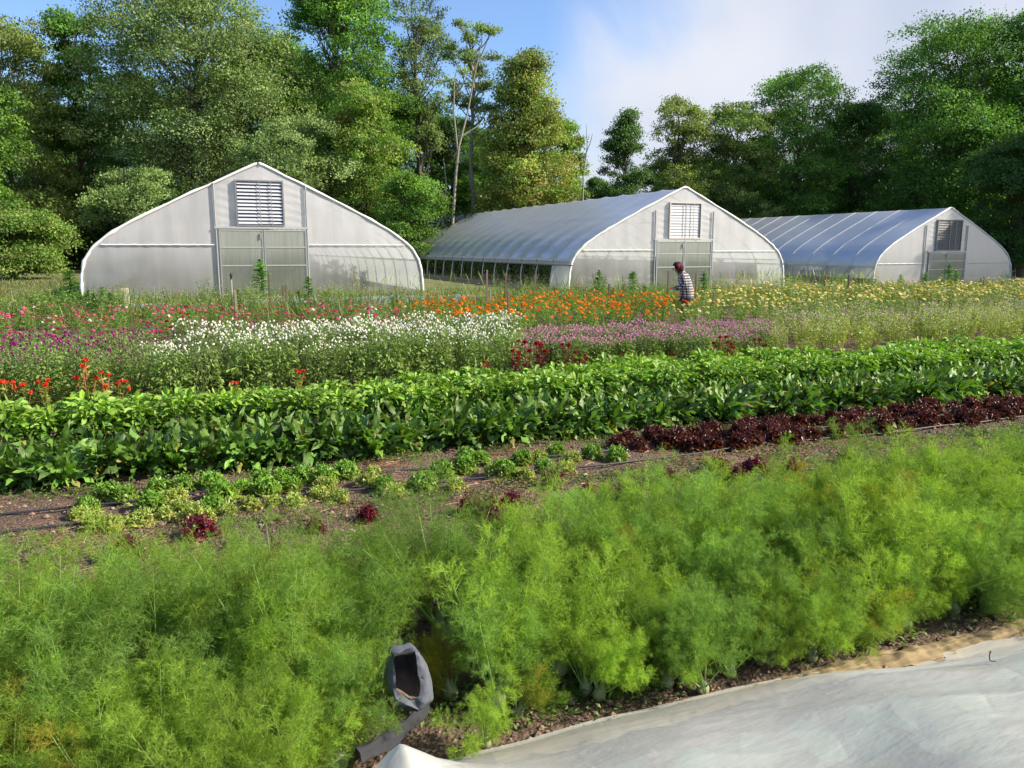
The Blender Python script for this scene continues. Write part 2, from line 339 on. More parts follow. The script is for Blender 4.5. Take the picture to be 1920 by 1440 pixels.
def greenhouse(cx_, y0, z0, length, label, doors, vent, posts, girt, eave, curtain, sag, lines, vstyle, girt_r=None, seed=1):
    r_ = np.random.default_rng(seed)
    root = link('greenhouse', None, loc=(cx_, y0, z0)); tag(root, label, 'greenhouse', 'plastic-covered tunnel greenhouses')
    nh = int(round(length/1.83)); hy = np.linspace(0, length, nh+1)
    # hoops
    hoopm = MB(); pp = prof_at(0)
    tube(hoopm, np.stack([pp[:, 0]*.992, 0*pp[:, 0], pp[:, 1]*.992], 1), .03, GAL, 6)
    hm = hoopm.mesh('hoop', M_metal, True)
    for i, y in enumerate(hy):
        link('hoop', hm, root, (0, y+(.06 if i == 0 else (-.06 if i == nh else 0)), 0))
    # roof film with pillowing between hoops
    p = densify(prof_at(eave), 4); s = 6
    yy = np.linspace(0, length, nh*s+1); fr = (np.arange(nh*s+1) % s)/s
    tpil = np.abs(np.sin(np.pi*fr))**.7
    wz = np.clip((3.1-p[:, 1])/1.2, .25, 1)
    cen = np.array([0, 1.3]); dirs = nrm(p-cen)
    G = np.zeros((len(yy), len(p), 3))
    off = .03-np.outer(tpil, sag*1.6*wz)
    G[:, :, 0] = p[None, :, 0]+dirs[None, :, 0]*off; G[:, :, 2] = p[None, :, 1]+dirs[None, :, 1]*off; G[:, :, 1] = yy[:, None]
    mb = MB(); mb.grid(G[None], (.8, .8, .8)); rf = link('roof_film', mb.mesh('roof_film', M_roof, True), root)
    if lines:
        lm = MB(); q = prof_at(eave+.0)
        tube(lm, np.stack([q[:, 0]*1.006, 0*q[:, 0], q[:, 1]*1.006+.02], 1), .012, (.75, .76, .78), 5)
        lme = lm.mesh('tie_strap', M_plain, True)
        for y in hy[1:-1]: link('tie_strap', lme, root, (0, y, 0))
    # edge rims at both ends (white lapped film over the first hoop)
    for y in (0, length):
        m_ = MB(); q = densify(prof_at(0), 3); k = len(q)
        tube(m_, np.stack([q[:, 0]*1.003, np.full(k, y)+r_.normal(0, .006, k), q[:, 1]*1.003+.01+r_.normal(0, .006, k)], 1), .05+r_.normal(0, .008, k), WHT, 6)
        link('gable_rim', m_.mesh('gable_rim', M_plain, True), root)
    # side curtains, roll tubes, hip boards
    for sg in (1, -1):
        q = prof_at(0); q = q[:len(PROF)] ; 
        zz = np.linspace(curtain, eave, 5) if curtain < eave else None
        xx = np.interp(zz, PROF[:, 1], PROF[:, 0])+.035
        mm = MB(); G = np.zeros((len(yy), 5, 3)); G[:, :, 0] = sg*(xx[None]+.02*np.sin(fr*np.pi)[:, None]*-1); G[:, :, 1] = yy[:, None]; G[:, :, 2] = zz[None]
        mm.grid(G[None], (.8, .8, .8)); link('side_curtain', mm.mesh('side_curtain', M_side, True), root)
        mm = MB(); tube(mm, [(sg*(xx[0]+.03), -.25 if sg < 0 else -.35, curtain), (sg*(xx[0]+.03), length*.33, curtain-.01), (sg*(xx[0]+.03), length*.66, curtain+.012), (sg*(xx[0]+.03), length, curtain)], .03, (.30, .28, .27), 6)
        link('roll_tube', mm.mesh('roll_tube', M_metal, True), root)
        mm = MB(); xe = float(np.interp(eave, PROF[:, 1], PROF[:, 0]))+.05
        box(mm, sg*xe-.02, sg*xe+.02, 0, length, eave-.05, eave+.05, (.62, .62, .62)); link('hip_board', mm.mesh('hip_board', M_plain), root)
        # anti-billow ropes zigzag
        for i in range(nh):
            mm = MB(); a, b = hy[i], hy[i+1]
            tube(mm, [(sg*(xe+.03), a, eave), (sg*5.68, (a+b)/2, .1)], .009, (.12, .12, .12), 4)
            tube(mm, [(sg*(xe+.035), b, eave), (sg*5.69, (a+b)/2, .1)], .009, (.12, .12, .12), 4)
            link('hold_down_rope', mm.mesh('hold_down_rope', M_rubber), root)
        if curtain > .7:   # closed panel on the first bay
            mm = MB(); zz = np.linspace(0, curtain, 6); xx = np.interp(zz, PROF[:, 1], PROF[:, 0])+.02
            G = np.zeros((2, 6, 3)); G[:, :, 0] = sg*xx[None]; G[:, :, 1] = np.array([.05, 1.9])[:, None]; G[:, :, 2] = zz
            mm.grid(G[None], (.8, .8, .8)); link('side_panel', mm.mesh('side_panel', M_side, True), root)
        mm = MB(); box(mm, sg*5.66-.02, sg*5.66+.02, .05, length-.05, -.3, .16, (.42, .36, .30)); link('baseboard', mm.mesh('baseboard', M_wood), root)
    # end walls
    dx0, dx1, dz = doors
    for k, yw in ((0, .0), (1, length)):
        xs_ = np.unique(np.round(np.concatenate([np.linspace(-5.58, 5.58, 110), [dx0, dx1]]), 3))
        mm = MB(); nz_ = 46
        for a, b in zip(xs_[:-1], xs_[1:]):
            mid = (a+b)/2; zb = dz if (k == 0 and dx0 < mid < dx1) else -.12
            zs = np.linspace(0, 1, nz_)
            c2 = np.zeros((2, nz_, 3))
            for j, x in enumerate((a, b)):
                zt = topz(x)-.01; z = zb+(zt-zb)*zs
                wr = .004*np.sin(z*23+x*4)*math.exp(-((abs(x)-1.1)/.5)**2)*(z > 2.3) + .0012*np.sin(x*9+z*2.2)
                c2[j, :, 0] = x; c2[j, :, 1] = yw+wr; c2[j, :, 2] = z
            mm.grid(c2[None], (.8, .8, .8))
        link('end_wall', mm.mesh('end_wall', M_endfilm, True), root)
    f = -.035
    # posts
    for px_, zt in posts:
        mm = MB(); tube(mm, [(px_, f-.02, -.2), (px_, f-.02, zt)], .034, GAL, 6); link('post', mm.mesh('post', M_metal, True), root)
    zg = girt
    for a, b, z in ((-np.interp(zg, PROF[:, 1], PROF[:, 0])+.12, dx0-.1, zg), (dx1+.1, np.interp(girt_r or zg, PROF[:, 1], PROF[:, 0])-.12, girt_r or zg)):
        mm = MB(); n = 26; X = np.linspace(a, b, n)
        tube(mm, np.stack([X, np.full(n, f), z+.008*np.sin(X*25)], 1), .022+.007*np.sin(X*31), (.78, .77, .74), 6); link('girt', mm.mesh('girt', M_plain, True), root)
    mm = MB(); box(mm, dx0-.12, dx1+.08, f-.06, f+.02, dz, dz+.07, (.6, .6, .58)); link('door_header', mm.mesh('door_header', M_metal), root)
    # doors
    xm = (dx0+dx1)/2
    for a, b in ((dx0, xm-.01), (xm+.01, dx1)):
        d = link('door', None, root)
        mm = MB(); t = .045
        for q in ((a, a+t, 0.02, dz-.02), (b-t, b, .02, dz-.02)): box(mm, q[0], q[1], f-.05, f-.01, q[2], q[3], GAL)
        for z in (.02, dz*.47, dz*.73, dz-.02-t): box(mm, a+t, b-t, f-.048, f-.012, z, z+t*.8, (.6, .6, .58))
        link('door_frame', mm.mesh('door_frame', M_metal), d)
        mm = MB(); box(mm, a+t*.5, b-t*.5, f-.032, f-.028, .03, dz-.04); link('door_panel', mm.mesh('door_panel', M_door), d)
    mm = MB(); box(mm, xm-.10, xm-.07, f-.09, f-.05, dz*.86, dz*.94, (.5, .5, .5)); link('door_handle', mm.mesh('door_handle', M_metal), root)
    # vent
    va, vb, vz0, vz1 = vent
    v = link('vent', None, root)
    mm = MB(); t = .05
    for q in ((va-t, va, vz0-t, vz1+t), (vb, vb+t, vz0-t, vz1+t), (va, vb, vz0-t, vz0), (va, vb, vz1, vz1+t)): box(mm, q[0], q[1], f-.08, f+.02, q[2], q[3], (.30, .31, .32) if vstyle != 'white' else (.7, .66, .6))
    link('vent_frame', mm.mesh('vent_frame', M_metal), v)
    mm = MB(); box(mm, va, vb, f+.0, f+.012, vz0, vz1, (.05, .055, .06) if vstyle == 'open' else (.30, .31, .32)); link('backing', mm.mesh('backing', M_plain), v)  # open vent: dark colour stands for the shade seen between the slats
    ns = 12; sl = MB(); hh = (vz1-vz0)/ns
    ang = {'open': 40, 'white': 14, 'grey': 24}[vstyle]; w = hh*(1.0 if vstyle != 'open' else .9)
    sc_ = {'open': (.78, .80, .86), 'white': (.58, .59, .63), 'grey': (.17, .175, .18)}[vstyle]
    for i in range(ns):
        z = vz0+hh*(i+1)-.01
        for a, b in ((va+.01, (va+vb)/2-.01), ((va+vb)/2+.01, vb-.01)):
            an = math.radians(ang+r_.normal(0, 2)); dy, dzz = math.sin(an)*w, math.cos(an)*w
            sl.add([(a, f-.012, z), (b, f-.012, z), (b, f-.012-dy*.75, z-dzz), (a, f-.012-dy*.75, z-dzz), (a, f-.008, z-.006), (b, f-.008, z-.006), (b, f-.008-dy*.75, z-dzz-.006), (a, f-.008-dy*.75, z-dzz-.006)],
                   quads=[(0, 1, 2, 3), (4, 7, 6, 5), (0, 4, 5, 1), (3, 2, 6, 7)], col=sc_)
    link('slats', sl.mesh('slats', M_metal if vstyle == 'open' else M_plain), v)
    mm = MB()
    for x in ((va+vb)/2, (va+3*vb)/4): box(mm, x-.012, x+.012, f-.10, f-.09, vz0, vz1, GAL)
    link('linkage_rod', mm.mesh('linkage_rod', M_metal), v)
    # ridge and purlins
    for x in (0, -2.5, 2.5):
        mm = MB(); z = topz(x)-.09; tube(mm, [(x, .1, z), (x, length-.1, z)], .022, GAL, 5); link('purlin', mm.mesh('purlin', M_metal, True), root)
    return root
GH1 = greenhouse(2.43, 28.93, 0, 32, 'nearest tunnel greenhouse at left, seen square on, with open louvre vent over double doors', (-1.40, 1.46, 2.36), (-.76, .71, 2.50, 3.92), [(-1.48, 3.84), (1.50, 3.84)], 1.82, 1.30, .14, .05, False, 'open', seed=1)
GH2 = greenhouse(20.45, 30.5, -.17, 40, 'middle tunnel greenhouse with pillowed roof, white louvre vent and rolled up side', (-1.42, 1.45, 2.22), (-.77, .79, 2.34, 3.82), [(-1.5, 3.5), (1.5, 3.5)], 1.80, 1.38, 1.17, .15, False, 'white', 1.75, seed=2)
GH3 = greenhouse(41.95, 35, -.45, 40, 'farthest tunnel greenhouse at right with taut roof, white straps and grey vent', (-1.50, 1.42, 1.92), (-.97, .93, 2.06, 3.78), [(-1.85, 3.5), (1.5, 3.5)], 1.28, 1.12, .42, .03, True, 'grey', seed=3)
#PART_TREES
# ------------------------------------------------------------------ trees
def crown_mesh(name, H, zb, rx, kind, cols, nl=26, leaves_n=26000, leaf=.24, seed=0, twig=.5, core=.0):
    """leaf crown: lobes on a shaped envelope, leaf clusters on every lobe. returns (crown, trunk) meshes"""
    global rng
    rng = np.random.default_rng(seed)
    h = H-zb; nl = int(nl*2.9); leaves_n = int(leaves_n*2.1); leaf *= .78; leaves_n = int(leaves_n*1.2)
    # lobe centres
    t = rng.uniform(.04, .97, nl); t[:3] = (.93, .86, .8)
    if kind == 'round': env = np.sqrt(np.clip(1-(2*t-1)**2*.92, 0, 1))
    elif kind == 'cone': env = np.clip(1.06-t, .08, 1)**.75*np.clip(t*6+.4, 0, 1)
    elif kind == 'tall': env = np.clip(1.15-t, .15, 1)**.45*np.clip(t*3+.55, 0, 1)
    elif kind == 'vase': env = np.clip(.35+t*.8, 0, 1)*np.sqrt(np.clip(1.08-t, 0, 1)*1.6).clip(0, 1)
    else: env = np.ones(nl)
    a = rng.uniform(0, 6.28, nl)+np.arange(nl)*2.4
    rr = rx*env*rng.uniform(.12, 1, nl)**.5*.80
    lc = np.stack([rr*np.cos(a), rr*np.sin(a), zb+h*t], 1)
    lr = rx*rng.uniform(.19, .37, nl)*(.6+.4*env)*1.08
    if kind == 'wispy' : lr *= .55
    lc[:, 2] = np.minimum(lc[:, 2], H-lr*.55)
    ncl = max(60, leaves_n//34)
    pw = lr**2; li = rng.choice(nl, ncl, p=pw/pw.sum())
    d = rdir(ncl, -.25, 1.); d[:, 2] *= .70
    cc = lc[li]+d*(lr[li]*rng.uniform(.7, 1.12, ncl))[:, None]
    out = nrm(cc-np.array([0, 0, zb+h*.35])); 
    per = rng.integers(22, 46, ncl); idx = np.repeat(np.arange(ncl), per)
    sp = np.minimum(rx*.03+.14, .42)
    P = cc[idx]+rng.normal(0, 1, (len(idx), 3))*np.array([sp, sp, sp*.55])
    n = len(P)
    D = nrm(out[idx]*.4+rng.normal(0, .6, (n, 3))+np.array([0, 0, -.15]))
    upv = nrm(d[idx]*1.0+np.array([0, 0, .45])+rng.normal(0, .33, (n, 3)))
    ci = rng.choice(len(cols), ncl, p=np.array([c[1] for c in cols])/sum(c[1] for c in cols))
    lt = 1+rng.normal(0, .16, (nl, 1)); cb = 1.65*np.array([c[0] for c in cols])[ci]*(1+rng.normal(0, .10, (ncl, 1)))*lt[li]*np.array([.94, 1, .92])
    col = np.clip(cb[idx]*(1+rng.normal(0, .08, (n, 1)))*(1+rng.normal(0, .05, (n, 3))), .004, 1)
    L = leaf*rng.uniform(.7, 1.35, n)
    S = nrm(np.cross(D, upv)); Nn = np.cross(S, D)
    w = L*.34
    V = np.stack([P, P+D*(L*.5)[:, None]+S*w[:, None]+Nn*(w*.3)[:, None], P+D*L[:, None], P+D*(L*.5)[:, None]-S*w[:, None]+Nn*(w*.3)[:, None]], 1)
    mb = MB(); mb.add(V.reshape(-1, 3), quads=np.arange(4*n).reshape(-1, 4), col=np.repeat(col, 4, 0))
    # trunk and limbs
    tb = MB(); bc = (.11, .095, .075) if kind != 'wispy' else (.26, .24, .20)
    r0 = .011*H+.05; k = 7; zt = np.linspace(0, zb+h*.8, k); sw = rng.normal(0, .02*H, (k, 2)); sw[0] = 0; sw = np.cumsum(sw, 0)*.35
    TP = np.stack([sw[:, 0], sw[:, 1], zt], 1); tube(tb, TP, np.linspace(r0, r0*.25, k)*(np.array([1.35]+[1]*(k-1))), bc, 7)
    for i in range(nl):
        zs = max(zb*.5, min(lc[i, 2]-rng.uniform(.1, .3)*h, zb+h*.72)); zs = max(zs, .3)
        s0 = np.array([np.interp(zs, zt, TP[:, 0]), np.interp(zs, zt, TP[:, 1]), zs])
        e = lc[i]+np.array([0, 0, lr[i]*.3]); mid = (s0+e)/2+np.array([0, 0, -.08*np.linalg.norm(e-s0)])+rng.normal(0, .15, 3)
        rb = r0*.30*rng.uniform(.6, 1.1); tube(tb, [s0, mid, e], [rb, rb*.6, rb*.22], bc, 5, cap=False)
        for c_ in cc[li == i][:int(6*twig)+1]:
            tube(tb, [mid*.4+e*.6, (mid*.2+e*.4+c_*.4)+rng.normal(0, .08, 3), c_], [rb*.3, rb*.2, .012], bc, 3, cap=False)
    return mb.mesh(name+'_crown', M_tree), tb.mesh(name+'_trunk', M_bark, True)
def tree(name, px, depth, top_px, half_px, base_px, kind, cols, label, nl=26, n=24000, leaf=.24, seed=0, group=None, twig=.5, cat='tree'):
    P = place(px, depth); x, y = P[0], P[1]; z = gz(x, y)-.1
    H = CAM_H+(466-top_px)/FPX*depth - z; zb = max(.2, CAM_H+(466-min(500, base_px+70*(kind != 'wispy' and kind != 'vase')))/FPX*depth - z); rx = half_px/FPX*depth*1.12
    cr_, tk = crown_mesh(name, H, zb, rx, kind, cols, nl, n, leaf, seed, twig)
    r = link(name, None, loc=(x, y, z)); tag(r, label, cat, group)
    link('trunk', tk, r); link('crown', cr_, r)
    return r, tk, cr_
def C(*a): return a
SILV = [((.15, .20, .075), 4), ((.19, .24, .10), 2), ((.10, .15, .05), 2)]
OLIV = [((.14, .185, .05), 3), ((.17, .19, .06), 2), ((.11, .14, .04), 2)]
BRIT = [((.085, .155, .028), 3), ((.11, .185, .03), 2), ((.055, .11, .022), 2)]
DEEP = [((.075, .155, .03), 3), ((.10, .19, .035), 2), ((.05, .11, .024), 2)]
RUST = [((.17, .20, .05), 4), ((.20, .17, .055), 1.6), ((.11, .16, .035), 3)]
MAPL = [((.12, .18, .035), 4), ((.16, .19, .05), 2), ((.07, .13, .025), 2), ((.34, .10, .04), .04)]
DARK = [((.055, .105, .028), 3), ((.075, .13, .035), 2), ((.035, .07, .02), 2)]
T_ = []
def TT(*a, **k): T_.append(tree(*a, **k))
edge = 'trees along the wood edge'
TT('oak_tree', 45, 62, 55, 115, 400, 'tall', OLIV, 'olive brown tree at the far left end of the wood, pale stems showing', 26, 22000, .24, 11, edge)
TT('maple_tree', -10, 52, 175, 95, 430, 'round', BRIT, 'bright lime green tree leaning in from the left edge of the photo, above the bush', 20, 14000, .22, 12, edge)
TT('maple_tree', 172, 66, 48, 75, 420, 'tall', DEEP, 'narrow dark green tree between the olive tree and the big silvery tree', 20, 18000, .24, 13, edge)
TT('willow_tree', 385, 64, 8, 185, 330, 'round', SILV, 'broad silvery green tree rising behind the nearest greenhouse ridge', 40, 46000, .22, 14, edge)
TT('maple_tree', 655, 68, -35, 125, 380, 'tall', DEEP+[((.11, .19, .03), 2)], 'tallest deep green tree, cut off by the top of the photo', 34, 34000, .25, 15, edge)
TT('willow_tree', 560, 58, 235, 110, 430, 'round', SILV, 'low silvery tree spreading just behind the greenhouse roof peak', 22, 17000, .20, 16, edge)
TT('maple_tree', 690, 60, 175, 95, 470, 'tall', MAPL, 'yellowish green tree with a few red leaves left of the pale dead stems', 26, 22000, .21, 17, edge)
TT('maple_tree', 760, 56, 335, 70, 480, 'round', BRIT, 'small bright green tree between the nearest and the middle greenhouse', 14, 9000, .19, 18, edge)
TT('willow_tree', 250, 57, 320, 95, 470, 'round', SILV, 'low silvery green tree hanging over the left shoulder of the nearest greenhouse', 14, 9000, .19, 19, edge)
TT('locust_tree', 795, 70, 15, 70, 300, 'vase', SILV+[((.09, .13, .05), 3)], 'thin feathery tree with bare curved limbs against the sky', 20, 8000, .20, 20, edge, twig=1.2)
TT('birch_tree', 888, 64, 72, 48, 250, 'wispy', SILV, 'tall pale stemmed tree with a sparse narrow top', 16, 4200, .20, 21, edge, twig=1.4)
TT('maple_tree', 985, 63, 122, 112, 440, 'cone', RUST, 'rust tinged pyramidal tree beside the gap of open sky', 36, 34000, .22, 22, edge)
TT('oak_tree', 1055, 68, 230, 52, 440, 'tall', MAPL, 'slender green tree on the right flank of the rust tinged tree', 14, 9000, .22, 23, edge)
TT('cedar_tree', 1165, 70, 212, 58, 380, 'cone', DARK+[((.07, .11, .04), 2)], 'small dark pointed tree standing just right of the sky gap', 22, 14000, .20, 24, edge)
TT('oak_tree', 1268, 72, 190, 66, 400, 'tall', OLIV, 'pointed olive brown tree above the ridge of the middle greenhouse', 22, 15000, .21, 25, edge)
TT('oak_tree', 1370, 74, 205, 75, 400, 'round', OLIV+DARK, 'rounded dull green tree between the pointed olive tree and the brighter one', 20, 16000, .22, 26, edge)
TT('maple_tree', 1480, 76, 150, 98, 420, 'round', DEEP+[((.11, .19, .03), 2)], 'bright topped green tree above the far greenhouse roof', 28, 24000, .23, 27, edge)
TT('maple_tree', 1590, 78, 205, 70, 420, 'round', DARK, 'dark tree in the dip left of the great shaded maple', 18, 14000, .24, 28, edge)
TT('maple_tree', 1760, 72, 68, 150, 420, 'round', DEEP, 'great dark green maple towering over the farthest greenhouse', 44, 44000, .24, 29, edge)
TT('maple_tree', 1915, 70, 28, 90, 430, 'tall', DEEP, 'tall dark tree cut off by the right edge of the photo', 26, 22000, .25, 30, edge)
TT('maple_tree', 1905, 60, 270, 100, 520, 'round', DARK, 'low dark spreading tree beyond the right end of the farthest greenhouse', 22, 20000, .22, 31, edge)
# a tree just out of the picture on the right, whose shade falls on the farthest greenhouse
TT('maple_tree', 2125, 55.5, 60, 125, 380, 'round', DARK, 'dark tree right of the farthest greenhouse, shading the side of its roof', 30, 22000, .32, 34, edge)  # second tree out of view, added to widen the shade on the greenhouse
TT('maple_tree', 2375, 48, 0, 135, 380, 'round', DARK, 'dark tree standing right of the farthest greenhouse, shading its corner', 30, 30000, .32, 32, edge)
TT('maple_tree', 2060, 72, 60, 150, 440, 'round', DARK, 'dark tree standing behind the right end of the wood edge', 24, 16000, .30, 33, edge)
# second rank, deeper in the wood: copies
inner = 'trees deeper in the wood'
def copytree(src, x, y, s, rz, label):
    r, tk, cr_ = src
    o = link(r.name.split('.')[0], None, loc=(x, y, gz(x, y)-.2), rot=(0, 0, rz), sc=s); tag(o, label, 'tree', inner)
    link('trunk', tk, o); link('crown', cr_, o)
k_ = 0
for px_, dp, top, src in ((60, 76, 190, 18), (140, 80, 210, 3), (260, 80, 150, 4), (400, 78, 160, 18), (520, 80, 80, 18), (620, 78, 140, 18), (740, 80, 190, 17), (850, 80, 225, 17), (800, 84, 200, 17), (900, 86, 240, 4), (930, 78, 260, 18),
                          (1010, 78, 330, 17), (1120, 84, 330, 17), (1230, 86, 300, 17), (1320, 88, 290, 20), (1420, 88, 270, 17), (1530, 90, 260, 18), (1650, 88, 200, 18), (1840, 86, 120, 18)):
    P = place(px_, dp); Hs = T_[src][2].vertices; 
    zmax = max(v.co.z for v in list(Hs)[::50]); s = (CAM_H+(466-top)/FPX*dp+.3)/zmax
    copytree(T_[src], P[0], P[1], s, k_*1.9, 'shaded tree deeper in the wood, half hidden behind the front rank'); k_ += 1
# bare pale dead stems
def snag(px, depth, pts, r, label, name='dead_tree'):
    P = place(px, depth); x, y = P[0], P[1]; z = gz(x, y)
    root = link(name, None, loc=(x, y, z-.1)); tag(root, label, 'dead tree')
    for i, (nm, pl) in enumerate(pts):
        mb = MB(); A = [((a-px)/FPX*depth, 0 if nm == 'trunk' else rnd_, CAM_H+(466-b)/FPX*depth-z) for (a, b), rnd_ in zip(pl, np.linspace(0, .6*((-1)**i), len(pl)))]
        A = np.array([(q[0]*RT[0]+q[1]*FW[0], q[0]*RT[1]+q[1]*FW[1], q[2]) for q in A])
        tube(mb, A, np.linspace(r if nm == 'trunk' else r*.5, r*.15, len(A)), (.27, .25, .21), 6); link(nm, mb.mesh(nm, M_bark, True), root)
snag(845, 60, [('trunk', [(845, 480), (850, 400), (856, 330), (862, 280), (880, 215), (893, 150), (905, 100)]), ('limb', [(860, 285), (854, 220), (856, 165), (866, 130)]), ('limb', [(866, 262), (900, 240), (925, 225)]), ('limb', [(855, 190), (870, 175), (876, 165)])], .15, 'pale forked dead tree standing clear of the leaves left of the rust tinged tree')
snag(828, 61, [('trunk', [(836, 480), (835, 400), (838, 340), (834, 300)])], .12, 'thin straight pale trunk beside the forked dead tree')
snag(1095, 66, [('trunk', [(1090, 420), (1092, 330), (1098, 280), (1096, 240)]), ('limb', [(1093, 300), (1104, 270), (1106, 258)])], .09, 'small bare dead top poking from the right flank of the rust tinged tree')
# bush at left edge and understorey
bush_c, bush_t = crown_mesh('bush', 3.4, .15, 3.6, 'round', BRIT+OLIV, 26, 20000, .16, 41, .3)
P = place(20, 44); r = link('bush', None, loc=(P[0], P[1], 0)); tag(r, 'big yellow green bush at the far left, left of the nearest greenhouse', 'bush'); link('stems', bush_t, r); link('crown', bush_c, r)
rng = np.random.default_rng(5)
mb = MB()
for seg in range(60):
    px_ = -80+seg*36; dp = 62+rng.uniform(-3, 8)+ (10 if px_ > 1200 else 0); P = place(px_, dp)
    hgt = rng.uniform(2.2, 5.5); n = 900
    Q = np.stack([P[0]+rng.normal(0, 1.3, n), P[1]+rng.normal(0, 1.2, n), gz(P[0], P[1])+hgt*rng.uniform(0, 1, n)**.8], 1)
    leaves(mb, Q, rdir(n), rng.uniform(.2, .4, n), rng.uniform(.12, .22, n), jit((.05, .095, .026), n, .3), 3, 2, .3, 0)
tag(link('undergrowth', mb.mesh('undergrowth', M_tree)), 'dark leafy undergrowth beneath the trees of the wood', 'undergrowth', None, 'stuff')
mb = MB()
for seg in range(70):
    px_ = -120+seg*32; dp = 96+rng.uniform(-3, 6); P = place(px_, dp)
    hgt = 9+rng.uniform(0, 3)-(2.5 if 1040 < px_ < 1240 else 0); n = 1300
    Q = np.stack([P[0]+rng.normal(0, 2.2, n), P[1]+rng.normal(0, 1.6, n), -1+hgt*rng.uniform(0, 1, n)**.8], 1)
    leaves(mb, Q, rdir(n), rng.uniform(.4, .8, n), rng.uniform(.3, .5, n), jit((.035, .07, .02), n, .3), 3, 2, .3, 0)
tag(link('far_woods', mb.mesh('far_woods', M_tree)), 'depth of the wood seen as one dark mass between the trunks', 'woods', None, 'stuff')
#PART_PLANTS
# ------------------------------------------------------------------ crop plants
rng = np.random.default_rng(99)
VIS0 = lambda Y: onY(-60, 600, Y)[0]
VIS1 = lambda Y: onY(1990, 600, Y)[0]
def plant(name, parts, x, y, label, cat, group, s=1., z=None, tilt=0., subs=()):
    """parts: [(part name, mesh, kind)] -> a thing"""
    rz = rng.uniform(0, 6.28); zz = gz(x, y) if z is None else z
    rot = (rng.normal(0, tilt), rng.normal(0, tilt), rz)
    if len(parts) == 1 and not subs:
        o = link(name, parts[0][1], loc=(x, y, zz), rot=rot, sc=s)
    else:
        o = link(name, None, loc=(x, y, zz), rot=rot, sc=s)
        for p in parts:
            c = link(p[0], p[1], o)
            if len(p) > 2: c['kind'] = p[2]
        for nm, me, loc, r2, s2 in subs: link(nm, me, o, loc, r2, s2)
    return tag(o, label, cat, group)
GREEN = np.array((.10, .20, .035))
def stemset(mb, P, Q, r, col):   # cheap 3 sided bent stems
    n = len(P); k = 4; t = np.linspace(0, 1, k)[None, :, None]
    mid = np.stack([(P[:, 0]*.65+Q[:, 0]*.35), (P[:, 1]*.65+Q[:, 1]*.35), (P[:, 2]*.4+Q[:, 2]*.6)], 1)[:, None]
    Cn = (1-t)**2*P[:, None]+2*t*(1-t)*mid+t*t*Q[:, None]
    a = np.arange(3)*2.094; O = np.stack([np.cos(a), np.sin(a), 0*a], 1)
    G = Cn[:, :, None]+O[None, None]*(r*np.linspace(1, .5, k))[None, :, None, None]
    mb.grid(G, col, closed=True)
# --- globe amaranth
def gomphrena(seed, H, fcol, rad=.24, nf=34, fr=.0125, small=False):
    global rng
    rng = np.random.default_rng(seed); a = MB(); b = MB()
    n = nf; an = rng.uniform(0, 6.28, n); rr = rad*np.sqrt(rng.uniform(0, 1, n))
    Q = np.stack([rr*np.cos(an), rr*np.sin(an), H*(1-.14*(rr/rad)**2)*rng.uniform(.90, 1.05, n)], 1)
    Pp = np.stack([rr*.15*np.cos(an), rr*.15*np.sin(an), np.zeros(n)], 1)
    stemset(a, Pp, Q, .0028, jit((.13, .19, .06), n))
    balls(b, Q+[0, 0, .008], fr*rng.uniform(.75, 1.2, n), jit(fcol, n, .14, .06), 0, 1.15)
    m = 380; an = rng.uniform(0, 6.28, m); zz = H*rng.uniform(.03, .93, m)**.8; rr = rad*1.02*np.sqrt(rng.uniform(.15, 1, m))*(1-.35*(zz/H)**3)
    P = np.stack([rr*np.cos(an)*.8, rr*np.sin(an)*.8, zz], 1); D = np.stack([np.cos(an), np.sin(an), rng.uniform(-.5, .5, m)], 1)+rng.normal(0, .5, (m, 3))
    sz = np.interp(zz/H, [0, .55, 1], [.085, .065, .035])*rng.uniform(.7, 1.2, m)
    leaves(a, P, D, sz, sz*.5, jit((.20, .29, .075), m, .2), 3, 3, 1., .35)
    m = 160; an = rng.uniform(0, 6.28, m); rr = rad*np.sqrt(rng.uniform(0, 1, m)); P = np.stack([rr*np.cos(an), rr*np.sin(an), H*(1-.14*(rr/rad)**2)*rng.uniform(.78, .97, m)], 1)
    leaves(a, P, rdir(m, .0, 1), .032, .012, jit((.20, .27, .12), m, .2), 3, 2, .6, .2)
    return a.mesh('gomphrena_foliage', M_leaf), b.mesh('gomphrena_flowers', M_petal)
def set_rng(s):
    global rng
    rng = np.random.default_rng(s)
PURP, WHIT, PINK = (.24, .012, .15), (.82, .81, .72), (.70, .26, .50)
gp = [gomphrena(s, .64, PURP, .25, 22, .014) for s in (1, 2)]
gl = [gomphrena(s, .64, PURP, .25, 7, .013) for s in (11, 12)]
gv = [gomphrena(s, .64, WHIT, .25, 15, .0112) for s in (13, 14)]
gw = [gomphrena(s, .66, WHIT, .25, 34, .0115) for s in (3, 4, 5)]
gk = [gomphrena(s, .46, PINK, .25, 46, .0098) for s in (6, 7, 8)]
set_rng(50)
